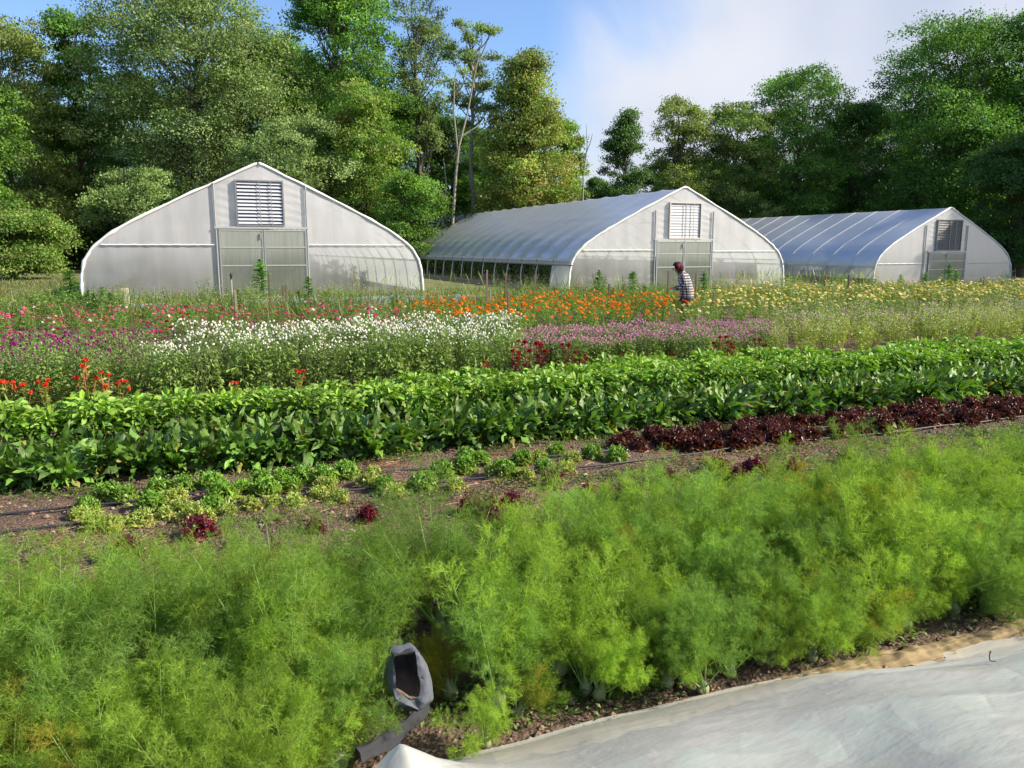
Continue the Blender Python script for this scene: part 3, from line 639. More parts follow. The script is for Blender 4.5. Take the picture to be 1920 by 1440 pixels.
for yi, Y in enumerate(np.arange(9.72, 12.3, .43)):
    rown = ['front', 'second', 'third', 'fourth', 'fifth', 'sixth', 'back'][min(yi, 6)]
    x = VIS0(Y)-.1
    while x < min(VIS1(Y), 8.6*Y/10.3):
        xs_ = x*10.3/Y; jx, jy = rng.normal(0, .06), rng.normal(0, .07)
        if xs_ < -.25+rng.normal(0, .3)+.12*yi: fm, cn, s = (gp if yi > 1 else gl)[rng.integers(2)], 'purple', rng.uniform(.8, 1.12)
        elif xs_ < 4.25: fm, cn, s = (gw[rng.integers(3)] if yi > 0 else gv[rng.integers(2)]), 'white', rng.uniform(.86, 1.14)
        else: fm, cn, s = gk[rng.integers(3)], 'pink', rng.uniform(.9, 1.1)
        if cn == 'pink' and yi > 4: x += .4; continue
        fy = 0.0 if cn != 'pink' else .25
        if not (4.2 < xs_ < 4.4):
            plant('globe_amaranth_plant', [('foliage', fm[0]), ('flower_heads', fm[1], 'stuff')], x+jx, Y+jy+fy, f'{cn} flowered globe amaranth plant in the {rown} row of the {cn} block', 'flower plant', f'{cn} globe amaranth bed', s)
        x += .40
# --- generic bushy flower plants
def bushy(seed, H, rad, nleaf, lsz, lcol, wr=.3, nst=14, zlo=.1, lean=.3, stemcol=(.14, .2, .06)):
    global rng
    rng = np.random.default_rng(seed); a = MB()
    n = nst; an = rng.uniform(0, 6.28, n); rr = rad*np.sqrt(rng.uniform(0, 1, n))
    Q = np.stack([rr*np.cos(an), rr*np.sin(an), H*rng.uniform(.72, 1.02, n)], 1); Pp = np.stack([rr*.2*np.cos(an), rr*.2*np.sin(an), 0*an], 1)
    stemset(a, Pp, Q, .0035, jit(stemcol, n))
    m = nleaf; si = rng.integers(0, n, m); t = rng.uniform(zlo, .98, m)[:, None]; P = Pp[si]*(1-t)+Q[si]*t; P[:, :2] += rng.normal(0, rad*.12, (m, 2))
    D = rdir(m, -.1, .9); sz = lsz*rng.uniform(.6, 1.25, m)
    leaves(a, P, D, sz, sz*wr, jit(lcol, m, .22), 3, 3, .9, .3)
    return a.mesh('bush_foliage', M_leaf), Q
def flower(kind, cA, cB, seed, dome=.4, npet=14, r=.025):
    global rng
    rng = np.random.default_rng(seed); a = MB()
    for ring in range(3):
        n = npet-2*ring; an = np.arange(n)*6.283/n+ring*.3+rng.normal(0, .08, n); el = .15+.45*ring*dome*2
        D = np.stack([np.cos(an)*math.cos(el), np.sin(an)*math.cos(el), np.full(n, math.sin(el))], 1)
        leaves(a, np.tile([0, 0, .002+ring*.004], (n, 1))+D*r*.1, D, r*(1-.2*ring), r*.42, jit(cA, n, .12), 3, 3, .5, .15, prof=np.array([.4, 1, .6]), up=np.tile([0, 0, 1.], (n, 1)))
    balls(a, np.array([[0, 0, .004]]), r*.32, np.array([cB]), 0, .7)
    return a.mesh(kind, M_petal)
zf = {c: flower('zinnia', v, (.35, .2, .03), i+20, .4, 14, .033) for i, (c, v) in enumerate({'magenta': (.62, .03, .22), 'crimson': (.50, .02, .05), 'pink': (.78, .13, .30), 'white': (.8, .78, .7), 'orange': (.75, .18, .04)}.items())}
of_ = [flower('marigold', v, (.6, .25, .01), 40+i, .5, 16, .036) for i, v in enumerate([(.92, .30, .01), (.95, .38, .015), (.88, .22, .01)])]
yf_ = [flower('yellow_daisy', v, (.75, .5, .05), 50+i, .15, 16, .034) for i, v in enumerate([(.85, .78, .28), (.88, .72, .18), (.85, .82, .45)])]
zb = [bushy(60+i, .62, .26, 230, .085, (.17, .28, .06), .22, 14) for i in range(3)]
ob = [bushy(70+i, .58, .27, 300, .07, (.16, .28, .045), .24, 16) for i in range(3)]
yb = [bushy(80+i, .66, .28, 340, .06, (.22, .32, .07), .26, 18) for i in range(3)]
def flowered(base, flist, k, name, x, y, label, cat, group, s, part='flower_head', fs=1.):
    me, Q = base; ids = rng.choice(len(Q), min(k, len(Q)), replace=False)
    subs = [(part, flist[rng.integers(len(flist))], (Q[i, 0], Q[i, 1], Q[i, 2]+.01), (rng.normal(0, .3), rng.normal(0, .3), 0), fs*rng.uniform(.7, 1.15)) for i in ids]
    plant(name, [('foliage', me)], x, y, label, cat, group, s, subs=subs)
set_rng(51)
hn = 0
for Y in np.arange(13.1, 20.2, .62):
    x = VIS0(Y)-.2; x1 = min(VIS1(Y)+.2, 40)
    step = .52+.012*Y
    while x < x1:
        jx, jy = rng.normal(0, .1), rng.normal(0, .12)
        u = x/Y     # bearing across the field
        wob = noise2(np.array(x), np.array(Y), .07, 4, 2)*.05
        edge_zo = .285+.02*math.sin(Y); edge_oy = .70+.03*math.sin(Y*1.7)
        near = 'front' if Y < 15 else ('middle' if Y < 17.5 else 'back')
        if u+wob < edge_zo:
            if rng.uniform() < .93 and not (Y > 18.2 and u > 0.02):
                cols_ = [zf['magenta'], zf['pink'], zf['pink'], zf['magenta']] if rng.uniform() < .7 else [zf['white'], zf['pink'], zf['pink'], zf['crimson']]
                flowered(zb[rng.integers(3)], cols_, 8, 'zinnia_plant', x+jx, Y+jy, f'pink and red zinnia plant in the {near} of the zinnia patch', 'flower plant', 'zinnia patch behind the purple and white bed', rng.uniform(.75, 1.02)*(.9 if Y > 17 else 1))
        elif u+wob < edge_oy:
            hi = 1 if Y < 17.5 else .96
            flowered(ob[rng.integers(3)], of_, 8 if Y < 18 else 4, 'marigold_plant', x+jx, Y+jy, f'orange flowered marigold plant in the {near} of the orange patch', 'flower plant', 'orange flower patch', rng.uniform(.85, 1.12)*hi)
        else:
            flowered(yb[rng.integers(3)], yf_, 9, 'yellow_flower_plant', x+jx, Y+jy, f'pale yellow flowered plant in the {near} of the yellow patch', 'flower plant', 'yellow flower patch', rng.uniform(.85, 1.1))
        x += step*rng.uniform(.85, 1.15)
# --- seeding weeds right
def weedy(seed, H=.62):
    global rng
    rng = np.random.default_rng(seed); a = MB(); n = 22
    an = rng.uniform(0, 6.28, n); rr = .24*np.sqrt(rng.uniform(0, 1, n)); Q = np.stack([rr*np.cos(an), rr*np.sin(an), H*rng.uniform(.6, 1.05, n)], 1); Pp = Q*np.array([.5, .5, 0])
    stemset(a, Pp, Q, .0035, jit((.38, .38, .09), n))
    m = 230; si = rng.integers(0, n, m); t = rng.uniform(.2, 1, m)[:, None]; P = Pp[si]*(1-t)+Q[si]*t
    leaves(a, P, rdir(m, -.3, .8), rng.uniform(.03, .075, m), .026, jit((.30, .39, .09), m, .25), 3, 3, 1, .3)
    b = MB(); m = 60; si = rng.integers(0, n, m); P = Q[si]+rng.normal(0, .035, (m, 3)); balls(b, P, .008, jit((.62, .55, .45), m, .25), 0, 1.2, 2, 4)
    return a.mesh('weed_foliage', M_leaf), b.mesh('weed_seed', M_petal)
wd = [weedy(90+i) for i in range(3)]
set_rng(52)
for yi, Y in enumerate(np.arange(10.1, 13.0, .5)):
    x = 8.75*Y/10.3
    while x < VIS1(Y):
        w_ = wd[rng.integers(3)]; plant('seeding_plant', [('foliage', w_[0]), ('seed_heads', w_[1], 'stuff')], x+rng.normal(0, .08), Y+rng.normal(0, .1), 'straggly plant gone to seed right of the pink block', 'flower plant', 'seeded out patch beside the pink block', rng.uniform(.75, 1.1))
        x += .46
# --- tall spires
def spire(seed, H, flowers=False):
    global rng
    rng = np.random.default_rng(seed); a = MB()
    tube(a, [(0, 0, 0), (.01, 0, H*.5), (0.02, .01, H)], [.010, .008, .004], (.13, .20, .05), 5)
    m = int(230*H); z = rng.uniform(.15, 1, m)**.9*H; an = rng.uniform(0, 6.28, m); P = np.stack([0*z+.01, 0*z, z], 1)
    D = np.stack([np.cos(an), np.sin(an), .25+.7*(z/H)**3], 1); L = np.interp(z/H, [0, .5, .85, 1], [.20, .24, .19, .08])
    leaves(a, P, D, L*rng.uniform(.8, 1.15, m), .030, jit((.12, .25, .05), m, .2), 4, 2, 1.1, .2, prof=np.array([.4, 1, .8, .05]))
    if flowers:
        b = MB(); n = 9; balls(b, np.array([0.02, .01, H])+rng.normal(0, .035, (n, 3)), .014, jit((.75, .74, .66), n, .1), 0, .8, 2, 5)
        return a.mesh('spire_foliage', M_leaf), b.mesh('spire_flowers', M_petal)
    return (a.mesh('spire_foliage', M_leaf),)
sp_ = [spire(100, 1.0), spire(101, 1.0), spire(102, 1.0, True), spire(103, 1.0, True)]
set_rng(53)
def at_px(px, top, Y):
    P = onY(px, top, Y); return P[0], P[1], P[2]-gz(P[0], P[1])
spots = [(487, 488, 24, 0, 'tallest leafy spire plant, in front of the double doors of the nearest greenhouse'), (577, 520, 24, 1, 'leafy spire plant just right of the nearest greenhouse doors'),
         (560, 545, 23, 0, 'shorter leafy spire plant at the foot of the nearest doors'), (130, 508, 23, 0, 'leafy spire plant at the left corner of the nearest greenhouse'), (113, 540, 21, 1, None), (165, 545, 21, 0, None), (190, 540, 22, 1, None), (150, 548, 22, 0, None), (205, 550, 21, 1, None), (175, 552, 20.6, 1, None), (90, 552, 21, 0, None), (125, 550, 22.5, 1, None), (60, 556, 21, 0, None),
         (445, 545, 22, 1, None), (635, 548, 24, 0, None), (675, 552, 24, 1, None), (1124, 508, 23, 2, 'white tipped spire plant before the left end wall of the middle greenhouse'), (1187, 510, 22, 0, 'dark leafy spire plant left of the bending person'),
         (1150, 540, 22, 1, None), (1210, 535, 22, 0, None), (1320, 510, 22, 2, 'white tipped spire plant right behind the person'), (1338, 535, 22, 3, None), (1642, 525, 24, 0, None), (1690, 515, 24, 2, 'white tipped spire plant left of the farthest greenhouse doors'), (1678, 535, 24, 1, None),
         (1780, 495, 25, 2, 'tall white tipped spire plant before the farthest greenhouse doors'), (1795, 508, 24, 3, 'second white tipped spire plant before the farthest greenhouse doors'), (1735, 512, 24, 2, None), (1840, 522, 24, 0, None), (1815, 535, 23, 1, None), (1862, 530, 24, 3, None), (1550, 540, 24, 0, None), (1500, 545, 23, 1, None), (1650, 540, 22, 1, None), (1250, 545, 22, 1, None), (1280, 548, 22, 0, None), (1090, 548, 22, 0, None)]
for px_, top, Y, k, lb in spots:
    x, y, hgt = at_px(px_, top, Y); m_ = sp_[k]
    near_ = 'left corner of the nearest greenhouse' if px_ < 300 else ('front of the nearest greenhouse' if px_ < 760 else ('middle greenhouse' if px_ < 1450 else 'farthest greenhouse'))
    plant('spire_plant', [('foliage', m_[0])]+([('flower_cluster', m_[1])] if len(m_) > 1 else []), x, y, lb or f'shorter leafy spire plant among the weeds by the {near_}', 'tall plant', 'leafy spire plants before the greenhouses', max(.3, hgt))
# leafy bushy growth along the far edge of the flowers
for i in range(46):
    px_ = rng.uniform(-30, 1950); Y = rng.uniform(20, 22.5); P = onY(px_, 560, Y)
    near_ = 'nearest greenhouse' if px_ < 800 else ('middle greenhouse' if px_ < 1450 else 'farthest greenhouse')
    plant('bushy_weed', [('foliage', yb[rng.integers(3)][0])], P[0], Y, f'leafy bushy weed without flowers before the {near_}', 'weed', 'bushy weeds behind the flower patches', rng.uniform(.9, 1.5))
# weeds and grass between flower patches and greenhouses (uncountable)
mb = MB()
n = 26000; Yv = rng.uniform(19.4, 28.4, n); px_ = rng.uniform(-80, 2000, n)
Xv = np.array([onY(p, 600, y)[0] for p, y in zip(px_, Yv)]); keep = (Yv < 28.2) & ~((Xv > -4) & (Xv < 8.5) & (Yv > 22.5) & (rng.uniform(size=n) < .55)); Xv, Yv = Xv[keep], Yv[keep]; n = len(Xv)
P = np.stack([Xv, Yv, terrain(Xv, Yv)], 1); D = np.concatenate([rng.normal(0, .35, (n, 2)), np.ones((n, 1))], 1)
leaves(mb, P, D, rng.uniform(.2, .62, n), rng.uniform(.012, .03, n), jit((.16, .22, .055), n, .3, .12), 4, 2, .9, .2, prof=np.array([.7, 1, .7, .05]))
n = 9000; ii = rng.integers(0, len(P), n); Pq = P[ii]+np.stack([rng.normal(0, .1, n), rng.normal(0, .1, n), rng.uniform(.05, .5, n)], 1)
leaves(mb, Pq, rdir(n, -.2, .8), rng.uniform(.05, .11, n), .025, jit((.12, .21, .045), n, .25), 3, 3, 1, .3)
n = 900; ii = rng.integers(0, len(P), n); Pq = P[ii]+np.stack([0*rng.normal(0, .1, n), 0*rng.normal(0, .1, n), rng.uniform(.35, .6, n)], 1)
balls(mb, Pq, .018, np.array([(.55, .04, .12), (.75, .7, .6), (.8, .3, .03), (.6, .5, .3)])[rng.integers(0, 4, n)], 0, .7, 2, 5)
tag(link('weeds', mb.mesh('weeds', M_leaf)), 'rough weeds and grass between the flower patches and the greenhouses', 'weeds', None, 'stuff')
# seed grasses arching (right of middle greenhouse)
mb = MB(); n = 380
pxs = np.concatenate([rng.normal(1420, 28, 170), rng.uniform(1470, 1640, 120), rng.uniform(640, 1200, 90)]); Yv = rng.uniform(22, 26, n)
P = np.array([(*onY(p, 600, y)[:2], 0) for p, y in zip(pxs, Yv)]); P[:, 2] = terrain(P[:, 0], P[:, 1])
D = np.concatenate([rng.normal(0, .22, (n, 2)), np.ones((n, 1))], 1); L = rng.uniform(.7, 1.15, n)
leaves(mb, P, D, L, .012, jit((.27, .29, .10), n, .2), 7, 2, .9, .1, prof=np.array([.8, .8, .7, .5, .4, 1.9, .8]))
tag(link('seed_grass', mb.mesh('seed_grass', M_leaf)), 'tall arching seed grass in front of the middle and farthest greenhouses', 'grass', None, 'stuff')
# meadow grass left beyond
mb = MB(); n = 14000; Xv = rng.uniform(-16, -3.6, n); Yv = rng.uniform(21, 48, n); P = np.stack([Xv, Yv, 0*Xv], 1)
D = np.concatenate([rng.normal(0, .4, (n, 2)), np.ones((n, 1))], 1)
leaves(mb, P, D, rng.uniform(.08, .3, n), .03, jit((.19, .21, .075), n, .25, .1), 3, 2, .9, .2, prof=np.array([.8, .8, .05]))
tag(link('meadow_grass', mb.mesh('meadow_grass', M_leaf)), 'pale rough meadow grass left of the nearest greenhouse', 'grass', None, 'stuff')
# --- white cover strips on the ground by the nearest greenhouse
def cover_strip(name, x0, x1, y0, y1, h, label, seed):
    X, Y = np.meshgrid(np.linspace(x0, x1, 90), np.linspace(y0, y1, 14), indexing='ij'); v = (Y-y0)/(y1-y0)
    Z = h*np.sin(np.pi*v)**.6*(1+.12*noise2(X, Y, .5, seed, 3)); mb = MB(); mb.grid(np.stack([X, Y+.06*noise2(X, X*0, .3, seed), Z+.01], -1)[None], (.8, .8, .8))
    tag(link(name, mb.mesh(name, M_side, True)), label, 'row cover', 'white row covers lying by the nearest greenhouse')
cover_strip('row_cover', 1.4, 9.3, 24.0, 25.3, .22, 'long white row cover lying in front of the nearest greenhouse doors', 1)
cover_strip('row_cover', -2.6, .6, 23.6, 24.7, .18, 'short white row cover near the left post stump of the nearest greenhouse', 2)
cover_strip('row_cover', -13.8, -9.4, 49.5, 51, .3, 'pale row cover far off in the meadow left of the nearest greenhouse', 3)
#PART_VEG
# --- celosia
def celosia(seed, H, comb, stem, leafc):
    global rng
    rng = np.random.default_rng(seed); a = MB(); n = rng.integers(3, 6)
    an = rng.uniform(0, 6.28, n); Q = np.stack([.10*np.cos(an), .10*np.sin(an), H*rng.uniform(.6, 1, n)], 1); Q[0] = (0, 0, H)
    for q in Q: tube(a, [(0, 0, 0), q*np.array([.5, .5, .5]), q], [.008, .006, .005], stem, 5)
    m = 42; si = rng.integers(0, n, m); t = rng.uniform(.15, .95, m)[:, None]; leaves(a, Q[si]*t, rdir(m, .0, .9), rng.uniform(.05, .1, m), .03, jit(leafc, m, .25), 3, 3, .8, .3)
    heads = []
    for q in Q:
        b = MB(); m = 26; d = rdir(m, -.1, 1); leaves(b, np.tile(q, (m, 1)), d*np.array([1, .7, .8]), rng.uniform(.025, .042, m), .03, jit(comb, m, .2), 4, 3, -.2, .5, .8, 2); heads.append(b.mesh('comb', M_petal))
    return a.mesh('celosia_plant', M_leaf), heads
cel = {'fire': celosia(110, .5, (.78, .08, .03), (.55, .22, .12), (.28, .26, .05)), 'green': celosia(111, .34, (.70, .07, .03), (.25, .24, .06), (.17, .21, .04)), 'red': celosia(112, .4, (.42, .008, .02), (.28, .03, .05), (.20, .05, .06)), 'red2': celosia(113, .44, (.36, .008, .03), (.30, .03, .04), (.16, .08, .05))}
set_rng(54)
for px_, py, kind, s, lb in ((172, 752, 'fire', 1.05, 'tallest scarlet celosia with orange stems, at the left of the path before the purple bed'), (205, 748, 'fire', .8, 'orange stemmed scarlet celosia right beside the tallest one'), (30, 762, 'green', 1, 'yellowish celosia with scarlet heads at the left edge of the photo'), (6, 770, 'green', .9, 'scarlet celosia cut off by the left edge of the photo'), (60, 766, 'green', .9, 'short yellow green celosia between the left edge and the tallest celosia'), (95, 762, 'green', .95, 'yellow green celosia with an orange red head left of the tallest celosia'),
                           (230, 760, 'green', .85, 'small yellow green celosia right of the scarlet pair'), (446, 735, 'green', .6, 'small celosia with one scarlet head before the white bed'), (551, 722, 'green', .85, 'celosia with one big scarlet head before the white bed'), (893, 700, 'red', .7, 'small dark red celosia left of the crimson group'), (943, 698, 'red', 1, 'crimson celosia with a rounded head before the right end of the white bed'), (972, 694, 'red2', 1.15, 'tall crimson celosia in the crimson group'), (990, 694, 'red', 1.2, 'tallest crimson celosia of the crimson group'), (1050, 690, 'red2', 1., 'dark red celosia in the gap between the white and pink blocks'), (1080, 690, 'red', .75, 'low crimson celosia before the left end of the pink block'), (1147, 688, 'red', .65, 'low crimson celosia before the middle of the pink block'),
                           (1243, 684, 'red', .6, 'very short crimson celosia before the pink block'), (1325, 682, 'red2', 1.0, 'leaning blood red celosia before the pink block'), (1340, 682, 'red', .9, 'blood red celosia right against the leaning one'), (1395, 678, 'red2', .85, 'dark red celosia near the right end of the pink block')):
    P = onY(px_, py, 9.75); x = P[0]; c = cel[kind]
    subs = [('flower_head', h, (0, 0, 0), (0, 0, 0), 1) for h in c[1]]
    plant('celosia_plant', [('stems', c[0])], x, 9.45, lb, 'flower plant', 'celosia along the soil path', s, subs=subs, tilt=.08)
# --- basil
def basil(seed):
    global rng
    rng = np.random.default_rng(seed); a = MB(); m = 330
    an = rng.uniform(0, 6.28, m); z = .40*rng.uniform(.12, 1, m)**.55; rr = .24*np.sqrt(rng.uniform(0, 1, m))*np.sqrt(np.clip(1.1-(z/.42)**3, .1, 1))
    P = np.stack([rr*np.cos(an), rr*np.sin(an), z], 1); D = np.stack([np.cos(an)*.8, np.sin(an)*.8, rng.uniform(-.1, .8, m)], 1)+rng.normal(0, .35, (m, 3))
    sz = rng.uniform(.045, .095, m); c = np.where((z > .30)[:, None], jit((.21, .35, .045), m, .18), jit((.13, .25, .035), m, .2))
    leaves(a, P, D, sz, sz*.55, c, 4, 3, 1.1, .35)
    n = 12; Q = P[:n]; stemset(a, Q*np.array([.2, .2, 0]), Q, .004, jit((.12, .2, .05), n))
    return a.mesh('basil_plant', M_gloss)
bs = [basil(120+i) for i in range(4)]
set_rng(55)
for Y, lo, hi, nm in ((7.28, None, None, 'near row'), (7.62, None, None, 'middle row'), (7.98, 1.75, None, 'back row')):
    x = (VIS0(Y)-.2) if lo is None else lo
    while x < VIS1(Y)+.1:
        plant('basil_plant', [('foliage', bs[rng.integers(4)])], x, Y+rng.normal(0, .04), f'light green basil plant in the {nm} behind the dark leafy greens', 'vegetable plant', 'basil rows', rng.uniform(.88, 1.12), tilt=.05)
        x += .34
# --- chicory
def chicory(seed):
    global rng
    rng = np.random.default_rng(seed); a = MB(); m = 62
    an = np.arange(m)*2.4+rng.normal(0, .2, m); el = rng.uniform(.6, 1.45, m)
    D = np.stack([np.cos(an)*np.cos(el), np.sin(an)*np.cos(el), np.sin(el)], 1); L = rng.uniform(.24, .42, m)*np.where(el > .9, 1, .88)
    P = np.stack([.02*np.cos(an), .02*np.sin(an), np.full(m, .01)], 1)
    leaves(a, P, D, L, rng.uniform(.036, .060, m), np.where(rng.uniform(size=(m, 1)) < .07, jit((.28, .26, .07), m, .2), jit((.105, .20, .035), m, .34)), 11, 5, rng.uniform(.9, 2.6, m), -.15, .95, 3.1, prof=np.array([.22, .3, .55, .75, .8, 1., .95, 1.05, .8, .5, .08]), roll=.9)
    return a.mesh('chicory_plant', M_gloss, True)
ch = [chicory(130+i) for i in range(5)]
set_rng(56)
for Y, nm in ((6.50, 'front row facing the lettuces'), (6.86, 'back row against the basil')):
    x = VIS0(Y)-.25
    while x < VIS1(Y)+.2:
        plant('chicory_plant', [('foliage', ch[rng.integers(5)])], x, Y+rng.normal(0, .04), f'dark green leafy chicory plant in the {nm}', 'vegetable plant', 'dark leafy chicory rows', rng.uniform(.86, 1.08), tilt=.06)
        x += .25
# --- lettuces
def lettuce(seed, c1, c2, m=34, R=.125, H=.14, ruf=.9):
    global rng
    rng = np.random.default_rng(seed); a = MB()
    an = np.arange(m)*2.4+rng.normal(0, .3, m); f = np.linspace(0, 1, m)   # 0 outer .. 1 inner
    el = .15+1.2*f**1.2; D = np.stack([np.cos(an)*np.cos(el), np.sin(an)*np.cos(el), np.sin(el)], 1)
    P = np.stack([.015*np.cos(an), .015*np.sin(an), H*.45*f], 1); L = R*(1.05-.35*f)*rng.uniform(.8, 1.15, m)
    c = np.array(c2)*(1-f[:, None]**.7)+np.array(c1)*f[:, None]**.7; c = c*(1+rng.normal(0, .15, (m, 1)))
    leaves(a, P, D, L, L*.95, np.clip(c, .003, 1), 7, 7, .9, -.25, ruf, 1.6, prof=np.array([.2, .3, .55, .85, 1., 1.0, .75]), roll=.3)
    # frilled tips
    n = 260; ii = rng.integers(0, m, n); T = P[ii]+D[ii]*(L[ii]*rng.uniform(.7, 1.05, n))[:, None]+rng.normal(0, .016, (n, 3)); T[:, 2] = np.abs(T[:, 2])
    leaves(a, T, rdir(n, -.2, 1), rng.uniform(.014, .03, n), .018, np.clip(c[ii]*(1.08+rng.normal(0, .15, (n, 1))), .003, 1), 3, 3, .6, .5)
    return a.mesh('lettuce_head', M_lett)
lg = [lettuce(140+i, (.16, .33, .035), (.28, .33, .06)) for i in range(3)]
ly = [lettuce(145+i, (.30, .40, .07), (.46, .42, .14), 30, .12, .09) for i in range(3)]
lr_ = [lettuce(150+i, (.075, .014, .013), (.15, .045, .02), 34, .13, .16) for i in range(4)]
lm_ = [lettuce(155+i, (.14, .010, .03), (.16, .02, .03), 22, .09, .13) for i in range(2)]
set_rng(57)
grn = [(205, 920), (165, 945), (235, 925), (300, 912), (285, 940), (345, 908), (400, 905), (418, 925), (400, 945), (455, 912), (490, 898), (500, 915), (530, 890), (572, 888), (545, 905), (648, 880), (610, 890), (720, 905), (795, 905), (828, 880), (872, 870), (875, 850), (945, 880), (905, 855), (980, 855), (1045, 840), (1110, 845), (1020, 870), (1155, 850)]
yel = [(180, 975), (210, 978), (265, 968), (310, 960), (340, 950), (365, 960), (430, 950), (470, 940), (330, 925), (515, 935), (555, 935), (600, 920), (635, 925), (690, 895), (740, 915), (770, 905), (810, 885), (855, 905), (925, 880), (985, 885), (1060, 870), (1075, 850), (700, 875), (610, 905), (1010, 850), (150, 958), (385, 965)]
def pxground(px_, py):
    d = FW + RT*(px_-960)/FPX - UP*(py-720)/FPX; t = -CAM_H/d[2]; return np.array([0, 0, CAM_H])+t*d
for lst, ms, nm in ((grn, lg, 'fresh green'), (yel, ly, 'yellowing')):
    for i, (a, b) in enumerate(lst):
        P = pxground(a, b+14); side = 'back' if P[1] > 5.62 else 'front'
        where = 'left end' if a < 350 else ('middle' if a < 780 else 'right end')
        lb = f'{nm} frilly lettuce toward the {where} of the {side} green lettuce row'
        if (a, b) == (205, 920): lb = 'large fresh green lettuce, the first big one in the back row'
        if (a, b) == (165, 945): lb = 'leftmost full green lettuce, resting against the drip line'
        if (a, b) == (180, 975): lb = 'leftmost yellowing lettuce in the front row, beyond bare soil'
        if (a, b) == (1110, 845): lb = 'last green lettuce, touching the dark red ones'
        plant('lettuce', [('head', ms[rng.integers(len(ms))])], P[0], P[1], lb, 'lettuce', 'green lettuces', rng.uniform(.62, .88) if nm[0] == 'f' else rng.uniform(.5, .74), tilt=.12)
for Y, x0, nm in ((5.95, 3.35, 'back'), (5.52, 3.9, 'front'), (5.75, 3.5, 'middle')):
    x = x0
    while x < VIS1(Y):
        if not (nm == 'middle' and rng.uniform() < .55): plant('red_lettuce', [('head', lr_[rng.integers(4)])], x+rng.normal(0, .03), Y+rng.normal(0, .04), f'dark maroon frilly lettuce in the {nm} line of the red lettuce strip', 'lettuce', 'dark red lettuces', rng.uniform(.62, 1.0), tilt=.12)
        x += .205
for a, b, s, lb in ((235, 1045, 1.15, 'lone dark red lettuce at the left, at the edge of the fennel'), (375, 1000, 1.2, 'bushy red lettuce seedling on bare soil left of centre'), (590, 990, .5, 'tiny red lettuce seedling behind the left fennel plumes'), (520, 1035, .5, 'tiny faded red lettuce seedling in the left fennel plumes'), (885, 955, .8, 'left one of the crimson cluster behind the middle fennel'), (920, 960, 1., 'upright crimson lettuce in the cluster behind the middle fennel'), (950, 985, .8, 'lower crimson lettuce nearest the fennel in the middle cluster'), (1037, 905, .8, 'crimson lettuce by the drip line, right of the yellowing lettuces'), (960, 940, .6, 'small crimson lettuce on straw right of the middle cluster'), (1100, 925, .6, 'small crimson lettuce at the edge of the middle fennel'), (1172, 930, .8, 'crimson lettuce amid weeds right of centre'), (1415, 880, 1., 'tall crimson lettuce behind the right fennel'), (1348, 880, .8, 'crimson lettuce on bare soil below the maroon strip'), (1378, 895, .7, 'dark crimson lettuce between two brighter ones'), (1483, 885, .75, 'crimson lettuce second from the right among the stragglers'), (690, 968, .6, 'small crimson lettuce left of centre between the fennel plumes and the yellowing lettuces'), (1250, 900, .7, 'crimson lettuce in the weeds below the left end of the maroon strip'), (1590, 862, .7, 'crimson lettuce in weeds behind the right fennel, right of all stragglers'), (1310, 905, .5, 'tiny crimson lettuce leftmost below the maroon strip')):
    P = pxground(a, b+8); plant('red_lettuce', [('head', lm_[rng.integers(2)])], P[0], P[1], lb, 'lettuce', 'stray crimson lettuces', min(1.05, s*1.25), tilt=.15)
# --- drip lines
def drip(name, pts, label, r=.0085):
    mb = MB(); tube(mb, pts, r, (.028, .03, .04), 8); tag(link(name, mb.mesh(name, M_rubber, True)), label, 'drip line', 'black drip irrigation lines')
for Y, lb in ((5.80, 'black drip line along the back lettuce row'), (5.42, 'black drip line along the front lettuce row')):
    X = np.linspace(-2.2, 9, 90); drip('drip_line', np.stack([X, Y+.035*np.sin(X*1.7)+.012*np.sin(X*6), .022+.006*np.sin(X*3.1)], 1), lb)
X = np.linspace(-2, 6, 70); drip('drip_line', np.stack([X, 3.0+.03*np.sin(X*1.9), .02+.01*np.sin(X*4)], 1), 'black drip line glimpsed among the fennel bulbs')
X = np.linspace(-4, 2, 40); drip('drip_line', np.stack([X, 8.65+.03*np.sin(X*1.9), .02+.01*np.sin(X*4)], 1), 'black drip line on the soil path in front of the celosia')
# --- soil litter: clods, straw, small weeds
mb = MB(); n = 26000
Yv = rng.uniform(1.9, 9.9, n); t = rng.uniform(-.05, 1.05, n); x0v = np.array([VIS0(y) for y in Yv]); x1v = np.array([VIS1(y) for y in Yv]); Xv = x0v+(x1v-x0v)*t
h_ = soil_h(Xv, Yv); r = rng.gamma(2., .0035, n)
balls(mb, np.stack([Xv, Yv, h_+r*.3], 1), r, jit((.20, .14, .10), n, .3), 0, .7, 2, 5)
tag(link('soil_clods', mb.mesh('soil_clods', M_clod)), 'loose crumbs and clods of brown soil between the crop rows', 'soil', None, 'stuff')
mb = MB(); n = 40
x_ = rng.uniform(0, 1, n); Yv = rng.uniform(4.3, 6.2, n); Xv = np.array([VIS0(y)+(VIS1(y)-VIS0(y))*q for y, q in zip(Yv, x_)])
balls(mb, np.stack([Xv, Yv, soil_h(Xv, Yv)+.008], 1), rng.uniform(.012, .028, n), jit((.30, .26, .21), n, .15), 0, .6, 5, 8)
tag(link('pebbles', mb.mesh('pebbles', M_clod, True)), 'scattered tan pebbles on the bare soil by the lettuces', 'pebbles', None, 'stuff')
mb = MB()
cx2 = np.concatenate([np.array([pxground(*q)[:2] for q in ((980, 900), (1000, 885), (1020, 920), (560, 965), (620, 960), (700, 870), (720, 860), (1450, 850), (1300, 850), (1250, 870), (150, 990), (60, 1000), (1340, 840))]), rng.uniform((-1, 4.3), (6, 6.2), (50, 2))])
